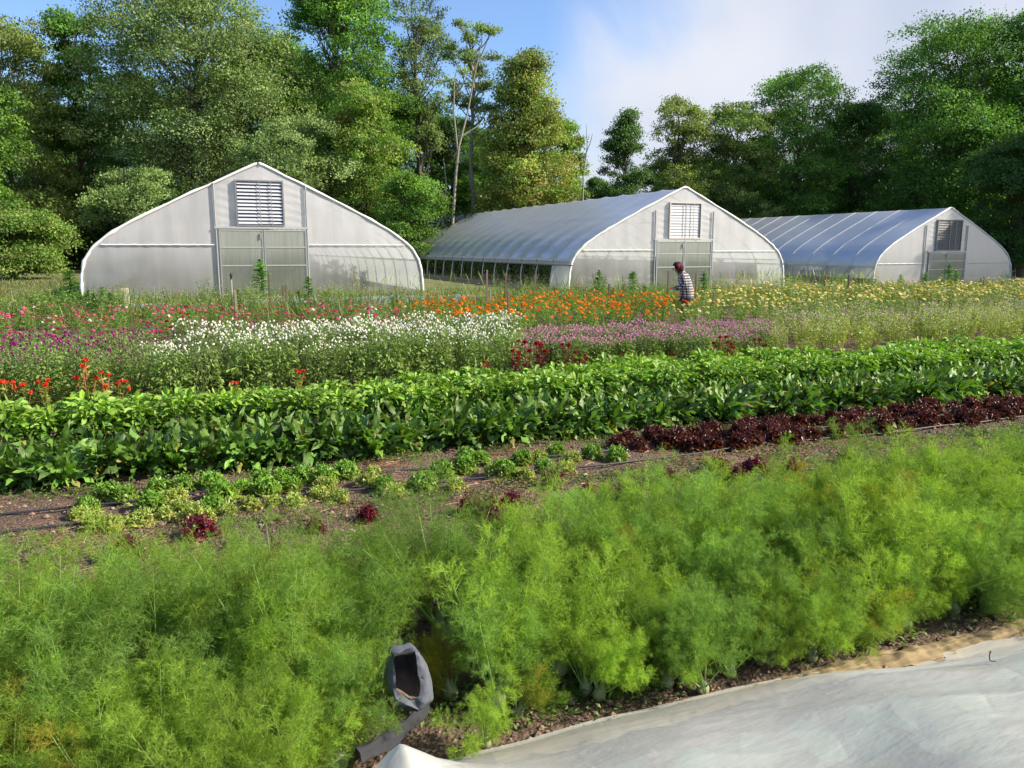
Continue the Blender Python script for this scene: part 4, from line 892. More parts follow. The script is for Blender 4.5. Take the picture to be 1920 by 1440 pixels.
for c in cx2:
    n = 60; P = np.concatenate([c+rng.normal(0, .13, (n, 2)), np.zeros((n, 1))], 1); P[:, 2] = soil_h(P[:, 0], P[:, 1])+.008+rng.uniform(0, .012, n)
    D = rdir(n, -.05, .18); leaves(mb, P, D, rng.uniform(.04, .16, n), .0035, jit((.34, .20, .13), n, .3, .08), 4, 2, .15, .0, prof=np.ones(4))
tag(link('straw_litter', mb.mesh('straw_litter', M_leaf)), 'dry reddish stalks littering the soil around the lettuces', 'plant litter', None, 'stuff')
mb = MB()
def weedpatch(n, xr, yr, s=1., clump=40, col=(.13, .20, .045)):
    cc = np.stack([rng.uniform(*xr, clump), rng.uniform(*yr, clump)], 1); ii = rng.integers(0, clump, n); q = cc[ii]+rng.normal(0, .075, (n, 2))*np.array([1.6, .8])
    P = np.concatenate([q, np.zeros((n, 1))], 1); P[:, 2] = soil_h(P[:, 0], P[:, 1])+rng.uniform(.002, .035, n)*s
    leaves(mb, P, rdir(n, -.1, .8), rng.uniform(.014, .036, n)*s, .013*s, jit(col, n, .25, .1), 3, 3, .7, .25)
weedpatch(4500, (-1.4, 9), (6.1, 6.35), 1., 75); weedpatch(4500, (-1.2, 8), (5.0, 5.3), 1., 70, (.15, .18, .06)); weedpatch(5500, (2.6, 8.5), (4.4, 5.2), 1.15, 90); weedpatch(3500, (-1, 7), (4.2, 4.9), 1., 55)
weedpatch(6500, (.75, 4.6), (2.44, 2.75), 1.1, 110, (.15, .23, .06)); weedpatch(2200, (-3, 8), (8.4, 9.6), 1., 40, (.15, .19, .05))
weedpatch(3500, (3.5, 9), (5.2, 6.2), 1., 60, (.15, .19, .05))
tag(link('low_weeds', mb.mesh('low_weeds', M_leaf)), 'small creeping weeds covering the soil between the vegetable rows', 'weeds', None, 'stuff')
#PART_FENNEL
# ------------------------------------------------------------------ fennel
def fennel(seed, H=.72, ns=11, base=(.25, .37, .05), yel=0.0):
    global rng
    rng = np.random.default_rng(seed); st = MB(); fr = MB()
    for s in range(ns):
        an = s*2.4+rng.normal(0, .25); lean = rng.uniform(.06, .72)*(.5+.5*s/ns)*1.35; L = H*rng.uniform(.72, 1.12)
        D = np.array([[math.cos(an)*math.sin(lean), math.sin(an)*math.sin(lean), math.cos(lean)]])
        P0 = np.array([[.022*math.cos(an), .022*math.sin(an), .055]])
        Cn, T = arc(P0, D, np.array([L]), 12, rng.uniform(-.1, .45)); Cn, T = Cn[0], T[0]
        tube(st, Cn, np.concatenate([np.linspace(.0085, .0040, 6), np.linspace(.0034, .0010, 6)]), jit((.32, .44, .16), 1, .1)[0], 5, cap=False)
        bc = np.array(base)*(1+rng.normal(0, .12)); 
        if rng.uniform() < yel: bc = np.array((.30, .28, .04))
        nn = 11
        for i in range(nn):                       # frond nodes
            f = .32+.66*i/(nn-1)+rng.normal(0, .015); f = min(max(f, .15), .99); q = f*11; j = int(q); w = q-j
            o = Cn[j]*(1-w)+Cn[min(j+1, 11)]*w; tg = T[j]
            for sd_ in (0, 1):
                Lb = L*.34*(1-.62*f)*rng.uniform(.7, 1.2)+.02
                sdv = nrm(np.cross(tg, rdir(1)[0])[None])[0]; d0 = nrm((tg*.75+sdv*.75+np.array([0, 0, .1]))[None])
                Bc, Bt = arc(o[None], d0, np.array([Lb]), 6, rng.uniform(-.1, .6)); Bc, Bt = Bc[0], Bt[0]
                leaves(fr, Bc[:1], d0, np.array([Lb]), .0022, (bc*1.15)[None], 4, 2, .3, 0, prof=np.array([1, .8, .6, .3]))
                m = int(9+Lb*70); tt = rng.uniform(.12, 1, m)*5; jj = np.minimum(tt.astype(int), 4); ww = (tt-jj)[:, None]
                O = Bc[jj]*(1-ww)+Bc[jj+1]*ww; TG = Bt[jj]
                d1 = nrm(TG*.8+nrm(np.cross(TG, rdir(m)))*.85); l1 = (.055*(1.15-tt/5)+.018)*rng.uniform(.7, 1.25, m)
                E = O+d1*l1[:, None]; threads(fr, O, E, .0022, jit(bc, m, .12))
                k = 6; O2 = np.repeat(O, k, 0); E2 = np.repeat(E, k, 0); u = rng.uniform(.2, 1., (m*k, 1)); S0 = O2*(1-u)+E2*u; dd = np.repeat(d1, k, 0)
                d2 = nrm(dd*.7+nrm(np.cross(dd, rdir(m*k)))*.8+np.array([0, 0, .05])); E3 = S0+d2*rng.uniform(.012, .034, (m*k, 1))
                threads(fr, S0, E3, .0016, np.repeat(jit(bc, m, .12, .05), k, 0)*(1+rng.normal(0, .08, (m*k, 1))))
    b = MB()     # bulb with overlapping sheaths
    for s in range(7):
        an = s*2.4; k = 7; t = np.linspace(0, 1, k); rr = np.interp(t, [0, .25, .6, 1], [.026, .062, .050, .012])*(1-.04*s); zz = np.linspace(-.01, .17, k)
        phi = np.linspace(-1.1, 1.1, 7)*(1-.35*t[:, None]); G = np.stack([(rr[:, None]*np.cos(an+phi))*1.0, (rr[:, None]*np.sin(an+phi)), np.repeat(zz[:, None], 7, 1)], -1)
        G += np.array([math.cos(an), math.sin(an), 0])*.004
        cl = np.array((.50, .54, .30))*(1-t[:, None]*.35)+np.array((.0, .06, 0))*t[:, None]; cc = np.repeat(cl[:, None], 7, 1)
        b.grid(G[None], cc.reshape(1, -1, 3), 0)
    return st.mesh('fennel_stalks', M_leaf, True), fr.mesh('fennel_fronds', M_fen), b.mesh('fennel_bulb', M_lett, True)
fn = [fennel(200, .72, 11, (.25, .37, .05)), fennel(201, .76, 12, (.20, .32, .055)), fennel(202, .70, 11, (.265, .385, .055)), fennel(203, .68, 10, (.24, .365, .05), .10), fennel(204, .74, 12, (.20, .33, .07))]
fy = [fennel(205, .42, 9, (.30, .26, .03), .3)]
set_rng(58)
def fennel_at(x, y, s, label, k=None, tilt=.10, src=None):
    m = (src or fn)[rng.integers(len(src or fn)) if k is None else k]
    return plant('fennel_plant', [('stalks', m[0]), ('fronds', m[1]), ('bulb', m[2])], x, y, label, 'fennel plant', 'fennel bed', s, tilt=tilt)
for Y, nm, sc_ in ((2.80, 'front row nearest the white cover', .72), (3.12, 'second row from the white cover', .74), (3.44, 'back row nearest the stray red lettuces', .55), (2.56, 'low fringe along the edge of the white cover', .58)):
    x = onY(-150, 1000, Y)[0]; x1 = onY(2080, 1000, Y)[0]+.4
    while x < x1:
        gap = (Y < 3 and (1.08 < x < 1.50 or 2.20 < x < 2.55 or .60 < x < .90)) or (Y > 3 and Y < 3.4 and (2.22 < x < 2.38))
        if Y > 3.4 and 1.25 < x < 1.6: gap = rng.uniform() < .6
        if Y < 2.6: gap = x < 1.0 or (1.06 < x < 1.42) or (2.2 < x < 2.5) or rng.uniform() < .12
        if not gap: fennel_at(x+rng.normal(0, .03), Y+rng.normal(0, .05), sc_*rng.uniform(.78, 1.2), f'feathery green fennel plant in the {nm}', tilt=.10 if Y > 2.6 else .38)
        x += .205
# foreground fennels on the near side, each in its own spot
for px_, py, s, lb, tl in ((930, 1330, .62, 'fennel with a long pale leaning stem base, right of the grey sack', .2), (1042, 1268, .72, 'fennel whose round bulb sits exposed on bare soil at centre', .12), (1150, 1205, .7, 'fennel with upright stalks behind the exposed bulb', .1), (440, 1395, .7, 'fennel with splayed stalks at the bottom, left of the grey sack', .15), (165, 1440, .8, 'fennel with a thick pale bulb at the bottom left corner', .1), (590, 1340, .72, 'fennel with pale bulb left of the grey sack', .1), (355, 1320, .8, 'fennel with a half hidden pale bulb left of the splayed one', .1), (1395, 1180, .6, 'fennel with pale bulb beside the drip line, right of centre', .1), (1690, 1120, .8, 'fennel with a pale stem in a dark gap near the right', .1)):
    P = pxground(px_, py); fennel_at(P[0], P[1], s, lb, tilt=tl)
for px_, py, s, lb in ((850, 1310, .5, 'withered orange yellow fennel frond tuft right of the grey sack'), (250, 1400, .55, 'yellowing fennel tuft at the lower left'), (40, 1440, .8, 'yellow green fennel at the bottom left corner'), (640, 1440, .5, 'yellowed fennel tuft below the grey sack'), (1600, 1190, .6, 'yellow green fennel mound right of the dark soil gap')):
    P = pxground(px_, py); fennel_at(P[0], P[1], s, lb, 0, .15, fy)
for px_, py, s in ((1250, 1290, .45), (1320, 1300, .42), (1370, 1270, .42), (1520, 1240, .4), (1560, 1230, .45), (1640, 1190, .5), (1700, 1180, .5), (1790, 1150, .5), (1870, 1130, .5), (80, 1480, .6), (300, 1480, .6), (480, 1500, .6), (560, 1470, .5), (200, 1540, .6), (20, 1560, .6), (380, 1560, .6), (910, 1398, .34)):
    P = pxground(px_, py); fennel_at(P[0], P[1], s, 'short feathery fennel drooping toward the edge of the white cover', None, .25)
#PART_FORE
for px_, py, s in ((690, 1405, .42), (655, 1400, .5), (715, 1350, .45), (620, 1430, .5)):
    P = pxground(px_, py); fennel_at(P[0], P[1], s, 'short feathery fennel drooping toward the edge of the white cover', None, .3)
for i in range(54):
    x = rng.uniform(1.0, 4.6); y = rng.uniform(2.44, 2.66)
    if 1.08 < x < 1.3 or 2.22 < x < 2.40: continue
    fennel_at(x, y, rng.uniform(.30, .46), 'short feathery fennel drooping toward the edge of the white cover', None, .35)
# ------------------------------------------------------------------ white net in the foreground
def cover_z(X, Y):
    yc = 2.31-.10*sstep(1.9, 3.1, X)
    v = np.clip((yc-Y)/.36, 0, 1)
    z = .13*np.sin(v*np.pi/2)**.9
    z = z+.07*sstep(0, .9, (yc-Y)/1.1)
    left = sstep(.20, .44, X+.10*(2.0-Y)); z = z*left
    z = z+.17*np.exp(-(np.abs(X-.47)/.17)**1.25)*np.exp(-np.clip((Y-2.0)/.15, -.5, 9)**2)*sstep(.2, .42, X)-.04*np.exp(-((X-.95)/.2)**2)*v
    z = z+.05*np.exp(-((X-2.15)/.35)**2-((Y-1.75)/.35)**2)-.05*np.exp(-((X-1.65)/.3)**2-((Y-1.5)/.25)**2)+.06*np.exp(-((X-3.2)/.5)**2)*v
    s = (X*.25+Y*1.0)
    wr = (1-np.abs(noise2(X*.30, Y*1.2+X*.36, 1.5, 21, 2))*1.6)*.014+(1-np.abs(noise2(X*.22, Y*1.3+X*.40, 3.6, 23, 3)))*.0055
    return z+wr*left*(.4+.6*v)+.012
X, Y = np.meshgrid(np.linspace(.2, 5.2, 560), np.linspace(.35, 2.33, 300), indexing='ij')
Xd = X; Yd = Y+(.02*noise2(X, Y*0, .5, 31, 3)-.10*sstep(1.9, 3.1, X))*sstep(1.6, 2.2, Y)
# left end tucked in diagonally
lim = .22+.30*sstep(1.2, 2.2, 0*Y+1.9)*0
mb = MB(); G = np.stack([Xd, Yd, cover_z(X, Y)], -1); mb.grid(G[None], (.85, .85, .85))
netroot = link('insect_net_cover', None, loc=(0, 0, 0)); tag(netroot, 'white wrinkled insect net draped over crops in the bottom right foreground', 'row cover')
link('net_sheet', mb.mesh('net_sheet', M_net, True), netroot)
# tan stained hem on the soil
X, Y = np.meshgrid(np.linspace(.85, 5.2, 420), np.linspace(0, 1, 12), indexing='ij')
wd_ = .03+.055*sstep(1.0, 3.0, X)+.018*noise2(X, X*0, .8, 8, 3); Yy = 2.24-.055*sstep(1.9, 3.1, X)+(.04+wd_+.02*sstep(1.9, 3.1, X))*Y; Z = soil_h(X, Yy)+.012+.012*np.sin(Y*3.14)+.006*noise2(X*.5, Yy*2, 2.3, 4, 4)
mb = MB(); mb.grid(np.stack([X, Yy, Z], -1)[None], (.6, .5, .3)); link('net_hem', mb.mesh('net_hem', M_burlap, True), netroot)
# broad leaved crop glimpsed through the net
def brassica(seed):
    global rng
    rng = np.random.default_rng(seed); a = MB(); m = 11; an = np.arange(m)*2.4; el = rng.uniform(.1, .7, m)
    D = np.stack([np.cos(an)*np.cos(el), np.sin(an)*np.cos(el), np.sin(el)], 1); leaves(a, np.zeros((m, 3))+[0, 0, .02], D, rng.uniform(.13, .2, m), rng.uniform(.1, .15, m), jit((.075, .16, .11), m, .2), 7, 5, .8, .15, .15, 1., prof=np.array([.2, .4, .8, 1, 1, .8, .2]))
    return a.mesh('brassica_plant', M_lett, True)
br = [brassica(230+i) for i in range(2)]
set_rng(59)
i = 0
for Y in (1.05, 1.4, 1.78):
    x = .85+rng.uniform(0, .1)
    while x < 4.2:
        zc = float(cover_z(np.array(x), np.array(Y))); plant('brassica_plant', [('foliage', br[i % 2])], x, Y, 'blue green leafy plant showing faintly through the white net', 'vegetable plant', 'crop under the white net', min(1.35, zc/.135)*rng.uniform(.92, 1.02)); i += 1
        x += .34
# wire pin on the net
P = (3.0, 2.02); zz = float(cover_z(np.array(P[0]), np.array(P[1])))
pp_ = onY(1855, 1250, 1.88)
mb = MB(); zc = float(cover_z(np.array(pp_[0]), np.array(1.88)))
tube(mb, [(0, 0, .045), (-.006, 0, .03), (-.002, 0, .01), (.008, -.004, .004), (.022, -.006, .004)], .0022, (.03, .03, .035), 6)
tube(mb, [(0, 0, .045), (-.008, 0, .042)], .002, (.03, .03, .035), 6)
tag(link('wire_pin', mb.mesh('wire_pin', M_rubber, True), None, (pp_[0], 1.88, zc)), 'small bent dark wire pin stuck in the white net', 'pin')
# ------------------------------------------------------------------ grey folded fabric sack
def sack():
    Y0 = 2.42
    def pt(px_, py, dy=0): return onY(px_, py, Y0+dy)
    # mouth ring (front opening) and outer back ring, 14 points each
    mouth = [(738, 1231), (750, 1229), (779, 1222), (781, 1238), (784, 1262), (789, 1288), (786, 1308), (770, 1311), (753, 1302), (743, 1296), (742, 1270), (739, 1250)]
    outer = [(735, 1229), (755, 1222), (783, 1218), (800, 1242), (811, 1278), (815, 1306), (808, 1322), (785, 1333), (762, 1330), (738, 1322), (727, 1285), (731, 1252)]
    k = len(mouth)
    A = np.array([pt(*q, -.03) for q in mouth]); B = np.array([pt(*q, .0) for q in outer]); Cc = A.mean(0)
    Bk = np.array([Cc+(b-Cc)*.93+np.array([0, .07, 0]) for b in B]); Bb = np.array([Cc+(b-Cc)*.5+np.array([0, .11, 0]) for b in B])
    Cin = np.array([Cc+(a-Cc)*.92+np.array([0, .05, -.004]) for a in A]); Cbk = np.array([Cc+(a-Cc)*.55+np.array([0, .09, -.01]) for a in A])
    rr = np.random.default_rng(3)
    rings = [A, (A+B)/2+np.array([0, -.012, 0]), B, Bk, Bb, Cc[None]+0*A+np.array([0, .115, 0])]
    G = np.stack(rings, 0)
    def up(G, f=4):
        k0, c0, _ = G.shape; j = np.linspace(0, c0, c0*f, endpoint=False); j0 = j.astype(int); w = (j-j0)[None, :, None]; H = G[:, j0 % c0]*(1-w)+G[:, (j0+1) % c0]*w
        i = np.linspace(0, k0-1, (k0-1)*f+1); i0 = np.minimum(i.astype(int), k0-2); w = (i-i0)[:, None, None]; return H[i0]*(1-w)+H[i0+1]*w
    mb = MB(); U = up(G)
    for _ in range(1): U = U*.5+(np.roll(U, 1, 1)+np.roll(U, -1, 1))*.25; U[1:-1] = U[1:-1]*.6+(U[2:]+U[:-2])*.2
    U = U+np.stack([noise2(U[..., 0], U[..., 2], 9, 5, 3)]*3, -1)*np.array([.003, .010, .003]); mb.grid(U[None], (.10, .108, .135), closed=True)
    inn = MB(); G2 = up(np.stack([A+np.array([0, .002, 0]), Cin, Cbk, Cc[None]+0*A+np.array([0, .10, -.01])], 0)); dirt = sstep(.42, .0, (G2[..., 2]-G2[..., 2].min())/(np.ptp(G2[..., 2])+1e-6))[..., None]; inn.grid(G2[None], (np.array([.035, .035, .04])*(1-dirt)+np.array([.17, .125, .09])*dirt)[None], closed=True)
    root = link('fabric_sack', None); tag(root, 'grey folded fabric sack standing open at the corner of the white net', 'sack')
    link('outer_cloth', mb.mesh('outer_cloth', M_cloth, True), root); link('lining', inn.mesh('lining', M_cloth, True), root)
    fl = MB(); q = [pt(738, 1292, -.045), pt(742, 1310, -.06), pt(738, 1322, -.05), pt(760, 1320, -.07), pt(787, 1332, -.06), pt(765, 1312, -.07), pt(750, 1300, -.06)]
    fl.add(q+[p+np.array([0, .006, 0]) for p in q], tris=[(0, 1, 6), (1, 2, 3), (1, 3, 5), (1, 5, 6), (3, 4, 5), (7, 13, 8), (8, 10, 9), (8, 12, 10), (8, 13, 12), (10, 12, 11)], col=(.19, .20, .24)); link('folded_flap', fl.mesh('folded_flap', M_cloth), root)
    # tail lying toward the net corner
    tl = MB(); c = np.array([pt(800, 1318, .02), pt(775, 1345, -.03), pt(745, 1372, -.07), pt(705, 1398, -.12), pt(670, 1415, -.16)]); c[1:, 2] = np.maximum(c[1:, 2], .03)
    kk = 24; tq = np.linspace(0, 4, kk); cs = np.stack([np.interp(tq, range(5), c[:, i]) for i in range(3)], 1); T_t = nrm(np.gradient(cs, axis=0)); Sd = nrm(np.cross(T_t, [0, 0, 1.])); u_ = np.linspace(-1, 1, 9)
    Gt = cs[:, None]+Sd[:, None]*(u_[None, :, None]*np.interp(tq, [0, 1, 3, 4], [.016, .022, .024, .026])[:, None, None])+np.array([0, 0, 1.])*((.022*np.cos(u_*2.6)[None]+.006*np.sin(u_[None]*9+tq[:, None]*3))[..., None]); tl.grid(Gt[None], (.03, .031, .037)); link('tail_fold', tl.mesh('tail_fold', M_cloth, True), root)
sack()
# ------------------------------------------------------------------ stakes, posts
STK = (.115, .075, .055)
def stake(px_, top, bot, Y, w, label, col=STK, name='stake', rough=0):
    P = onY(px_, top, Y); z = gz(P[0], P[1]); mb = MB(); h = P[2]-z; lean = rng.normal(0, .012)
    for f0, f1 in ((-.1, .5), (.5, .985)):
        z0_, z1_ = h*f0, h*f1; V = [(x+lean*zz, y, zz) for zz in (z0_, z1_) for x, y in ((-w, -w*.8), (w, -w*.8), (w, w*.8), (-w, w*.8))]
        mb.add(V, quads=[(0, 1, 5, 4), (1, 2, 6, 5), (2, 3, 7, 6), (3, 0, 4, 7)], col=col)
    t = h*.985; V = [(x+lean*t, y, t) for x, y in ((-w, -w*.8), (w, -w*.8), (w, w*.8), (-w, w*.8))]+[(x*.6+lean*h, y*.6, h) for x, y in ((-w, -w*.8), (w, -w*.8), (w, w*.8), (-w, w*.8))]
    mb.add(V, quads=[(0, 1, 5, 4), (1, 2, 6, 5), (2, 3, 7, 6), (3, 0, 4, 7), (4, 5, 6, 7)], col=col)
    return tag(link(name, mb.mesh(name, M_wood), None, (P[0], P[1], z)), label, 'stake', 'wooden stakes in the flower field')
set_rng(60)
PALE = (.27, .22, .18)
for a in ((442, 545, 600, 17, .022, 'pale brown wooden stake in the zinnias below the sprinkler', PALE), (503, 512, 580, 21, .02, 'dark stake right against the tallest leafy spire plant', STK), (529, 535, 557, 23, .018, 'left stake of the short pair at the nearest doors', STK), (536, 534, 558, 23, .018, 'right stake of the short pair at the nearest doors', STK),
          (626, 540, 556, 24, .015, 'short thin stake before the right end wall of the nearest greenhouse', STK), (912, 506, 552, 19.5, .021, 'tall stake, leftmost before the open side of the middle greenhouse', (.18, .13, .10)), (947, 512, 563, 18.5, .021, 'tall dark stake just right of another before the open greenhouse side', STK), (918, 543, 573, 18.6, .02, 'short pale stake at the left edge of the orange flowers', (.22, .19, .15)), (953, 546, 588, 16.5, .024, 'stout dark stake standing in the orange flowers', (.14, .10, .08)),
          (1142, 532, 560, 19, .02, 'stake before the left end wall of the middle greenhouse', STK), (1169, 534, 560, 19.4, .018, 'stake between its neighbour and the dark spire plant', STK), (1253, 508, 547, 18, .014, 'thin dark stake in front of the hands of the person', STK), (1305, 514, 566, 17.6, .016, 'dark stake just behind the back of the person', STK), (1288, 544, 562, 16.9, .014, 'short pale stake below the shirt of the person', PALE), (1338, 548, 596, 16.2, .022, 'brown stake at the right end of the orange flowers', (.16, .11, .09)),
          (1548, 518, 551, 19.5, .022, 'left stake before the side of the farthest greenhouse', STK), (1593, 515, 551, 19, .026, 'thicker stake near the front corner of the farthest greenhouse', STK), (1637, 546, 583, 16, .024, 'brown stake standing amid the yellow flowers', (.17, .12, .09)), (1845, 520, 538, 20, .02, 'short stake before the shaded corner of the farthest greenhouse', STK), (1908, 546, 565, 17, .02, 'pale short stake by the right edge of the photo', PALE)):
    stake(a[0], a[1], a[2], a[3], a[4], a[5], a[6])
stake(233, 540, 560, 23, .09, 'pale weathered post stump at the left end wall of the nearest greenhouse', (.48, .42, .33), 'post_stump')
P = onY(433, 512, 22); r = link('sprinkler', None, loc=(P[0], P[1], 0)); tag(r, 'sprinkler riser with black head before the nearest greenhouse doors', 'sprinkler', )
mb = MB(); tube(mb, [(0, 0, 0), (0, 0, P[2]-.14)], .014, (.45, .45, .43), 7); link('riser', mb.mesh('riser', M_plain, True), r)
mb = MB(); h = P[2]; tube(mb, [(0, 0, h-.16), (0, 0, h-.10), (0, 0, h-.08), (0, 0, h-.02), (0, 0, h)], [.022, .022, .034, .03, .012], (.02, .02, .02), 8); tube(mb, [(0, 0, h-.05), (.05, 0, h-.03)], .010, (.02, .02, .02), 6); link('head', mb.mesh('head', M_rubber, True), r)
# thin dry yellow stalk leaning before the pink block end
P = pxground(1480, 686); mb = MB(); tube(mb, [(0, 0, 0), (-.05, 0, .2), (-.07, 0, .52)], [.008, .007, .003], (.45, .45, .12), 5); leaves(mb, np.array([(-.07, 0, .5)]*6), rdir(6, 0, 1), .06, .02, jit((.4, .4, .1), 6), 3, 3)
tag(link('dry_stalk', mb.mesh('dry_stalk', M_leaf), None, (P[0], P[1], 0)), 'single pale yellow stalk at the right end of the pink block', 'plant stalk')
# vines on strings inside the open side of the middle greenhouse
def vine(seed):
    global rng
    rng = np.random.default_rng(seed); a = MB(); tube(a, [(0, 0, 0), (.03, .02, .8), (0, 0, 1.5)], [.012, .01, .006], (.10, .14, .05), 5)
    m = 210; z = rng.uniform(.1, 1.5, m); P = np.stack([rng.normal(0, .07, m), rng.normal(0, .12, m), z], 1); sz = rng.uniform(.08, .17, m); leaves(a, P, rdir(m, -.6, .6), sz, sz*.6, jit((.045, .095, .03), m, .25), 3, 3, 1.4, .3); return a.mesh('vine_plant', M_leaf)
vn = [vine(240), vine(241), vine(242)]
set_rng(61)
for gx, gy0, gzz, L, grp, lab in ((20.45, 30.5, -.17, 38, 'vines inside the middle greenhouse', 'dark green vine trained up a string inside the open side of the middle greenhouse'), (2.43, 28.93, 0, 28, 'vines inside the nearest greenhouse', 'green vine blurred behind the film of the nearest greenhouse')):
    for xo in ((-4.4, -2.9, 3.0, 4.4) if gx > 10 else (-3.9, 3.2, 3.9)):
        y = 2.2 if gx > 10 else (1.5 if xo > 0 else 8)
        while y < min(L, 26):
            plant('vine_plant', [('vine', vn[rng.integers(3)])], gx+xo+rng.normal(0, .12), gy0+y, lab, 'vine', grp, rng.uniform(.75, 1.) if gx > 10 else rng.uniform(.5, .8), z=gzz); y += .95 if gx < 10 else 1.15
#PART_PERSON
# ------------------------------------------------------------------ person
def skinned(verts, edges, radii, sub=2, root=0):
    me = bpy.data.meshes.new('sk'); me.from_pydata([tuple(v) for v in verts], edges, []); o = bpy.data.objects.new('sk', me); COL.objects.link(o)
    sm = o.modifiers.new('s', 'SKIN'); sm.use_smooth_shade = True
    sv = me.skin_vertices[0].data if me.skin_vertices else None
    if sv is None: return None
    for i, r in enumerate(radii): sv[i].radius = (r, r) if not hasattr(r, '__len__') else r
    sv[root].use_root = True
    s2 = o.modifiers.new('d', 'SUBSURF'); s2.levels = sub; s2.render_levels = sub
    dg = bpy.context.evaluated_depsgraph_get(); m = bpy.data.meshes.new_from_object(o.evaluated_get(dg)); bpy.data.objects.remove(o); return m
def setcol(me, fn_, m):
    a = me.color_attributes.get('Col') or me.color_attributes.new('Col', 'FLOAT_COLOR', 'POINT')
    for i, v in enumerate(me.vertices): a.data[i].color = (*fn_(v.co), 1)
    me.materials.clear(); me.materials.append(m)
    for p in me.polygons: p.use_smooth = True
def mesh_with_skin(verts, edges):
    me = bpy.data.meshes.new('sk'); me.from_pydata([tuple(v) for v in verts], edges, [])
    return me
def person():
    P = onY(1284, 500, 15.2); S = .985
    root = link('person', None, loc=(P[0], P[1]+.0, -.07)); root.rotation_euler = (0, 0, YAW*-1+math.radians(-8)); root.scale = (S, S, S)
    tag(root, 'person in black and white plaid shirt with pink hair flower, bending over orange flowers', 'person')
    # local frame: -X is where she faces (picture left), +Y away
    V = []; E = []; Rr = []
    def add(p, r, par=None):
        V.append(p); Rr.append(r); i = len(V)-1
        if par is not None: E.append((par, i))
        return i
    pel = add((.06, 0, .78), (.13, .15)); wa = add((.07, 0, .92), (.105, .125), pel); chs = add((.055, 0, 1.08), (.115, .15), wa); sh = add((.02, 0, 1.22), (.085, .12), chs); nk = add((-.02, 0, 1.285), .048, sh); hd = add((-.06, 0, 1.345), .062, nk); hd2 = add((-.085, 0, 1.41), .078, hd); 
    jaw = add((-.13, 0, 1.345), .035, hd)
    for sy in (-1, 1):
        hp = add((.05, sy*.09, .72), .085, pel); kn = add((.03, sy*.10, .42), .058, hp); an = add((.07, sy*.10, .10), .04, kn); ft = add((-.02, sy*.10, .035), .035, an); add((-.10, sy*.10, .03), .025, ft)
        s_ = add((.02, sy*.165, 1.205), .055, sh); el = add((.045 if sy < 0 else .03, sy*.215, .965), .042, s_); wr = add((-.16, sy*.15, .93+.02*sy), .028, el); pm = add((-.215, sy*.13, .945), .026, wr)
        for f in range(4):
            a0 = add((-.245, sy*(.13-.024+.016*f), .955-.004*abs(f-1.5)), .0095, pm); a1 = add((-.272-.004*(f == 1), sy*(.13-.024+.016*f), .945), .0085, a0); add((-.283, sy*(.13-.024+.016*f), .922), .0075, a1)
        t0 = add((-.225, sy*.098, .95), .011, pm); add((-.25, sy*.088, .938), .009, t0)
    me = mesh_with_skin(V, E); o = bpy.data.objects.new('body', me); COL.objects.link(o); o.modifiers.new('s', 'SKIN')
    sv = me.skin_vertices[0].data
    for i, r in enumerate(Rr): sv[i].radius = r if hasattr(r, '__len__') else (r, r)
    sv[0].use_root = True
    m2 = o.modifiers.new('d', 'SUBSURF'); m2.levels = 2; m2.render_levels = 2
    dg = bpy.context.evaluated_depsgraph_get(); body = bpy.data.meshes.new_from_object(o.evaluated_get(dg)); bpy.data.objects.remove(o)
    setcol(body, lambda c: (.42, .22, .15) if c.z > .3 or c.x < -.12 else (.05, .05, .06), M_skin); body.name = 'body'
    b = link('body', body, root)
    # face features: nose, eyes, ear as part of one small mesh each
    mb = MB(); balls(mb, np.array([(-.168, 0, 1.385)]), .016, np.array([(.42, .2, .14)]), 0, 1.3, 5, 8); link('nose', mb.mesh('nose', M_skin, True), root)
    mb = MB(); balls(mb, np.array([(-.152, -.03, 1.405), (-.152, .03, 1.405)]), .009, np.array([(.03, .02, .02)]*2), 0, 1, 4, 8); link('eyes', mb.mesh('eyes', M_skin, True), root)
    mb = MB(); balls(mb, np.array([(-.158, 0, 1.352)]), .014, np.array([(.36, .10, .09)]), 0, .5, 4, 8); link('mouth', mb.mesh('mouth', M_skin, True), root)
    # hair: bob reaching the nape
    mb = MB(); k, c = 12, 18; G = np.zeros((k, c, 3)); 
    for i in range(k):
        th = np.linspace(.02, 2.35, k)[i]
        for j in range(c):
            ph = j/c*2*math.pi; d = np.array([math.sin(th)*math.cos(ph), math.sin(th)*math.sin(ph), math.cos(th)])
            r = .112+.006*math.sin(ph*9+th*3); cxx = np.array([-.065, 0, 1.415])
            q = cxx+d*np.array([r*1.05, r*.92, r*1.02])
            if th > 1.25 and d[0] < -.1: q = cxx+d*np.array([.066, .085, .10]); 
            if th > 1.5 and d[0] > 0: q = q+np.array([.02, 0, -.035*(th-1.4)])
            G[i, j] = q
    mb.grid(G[None], (.035, .016, .011), closed=True)
    rr = np.random.default_rng(2); n = 160; ph = rr.uniform(-1.9, 1.9, n); q = np.stack([-.06+.112*np.cos(ph)*.9, .105*np.sin(ph), rr.uniform(1.34, 1.43, n)], 1)
    global rng
    rng = rr
    leaves(mb, q, np.stack([.15+0*ph, .1*np.sin(ph), -1+0*ph], 1), rr.uniform(.06, .13, n), .014, jit((.085, .028, .018), n, .3), 4, 2, .3, 0)
    link('hair', mb.mesh('hair', M_cloth, True), root)
    mb = MB(); n = 16; leaves(mb, np.tile([-.03, -.108, 1.445], (n, 1)), rdir(n)*np.array([1, .5, 1]), .042, .032, jit((.9, .05, .38), n, .12), 3, 3, .2, .3); link('hair_flower', mb.mesh('hair_flower', M_petal), root)
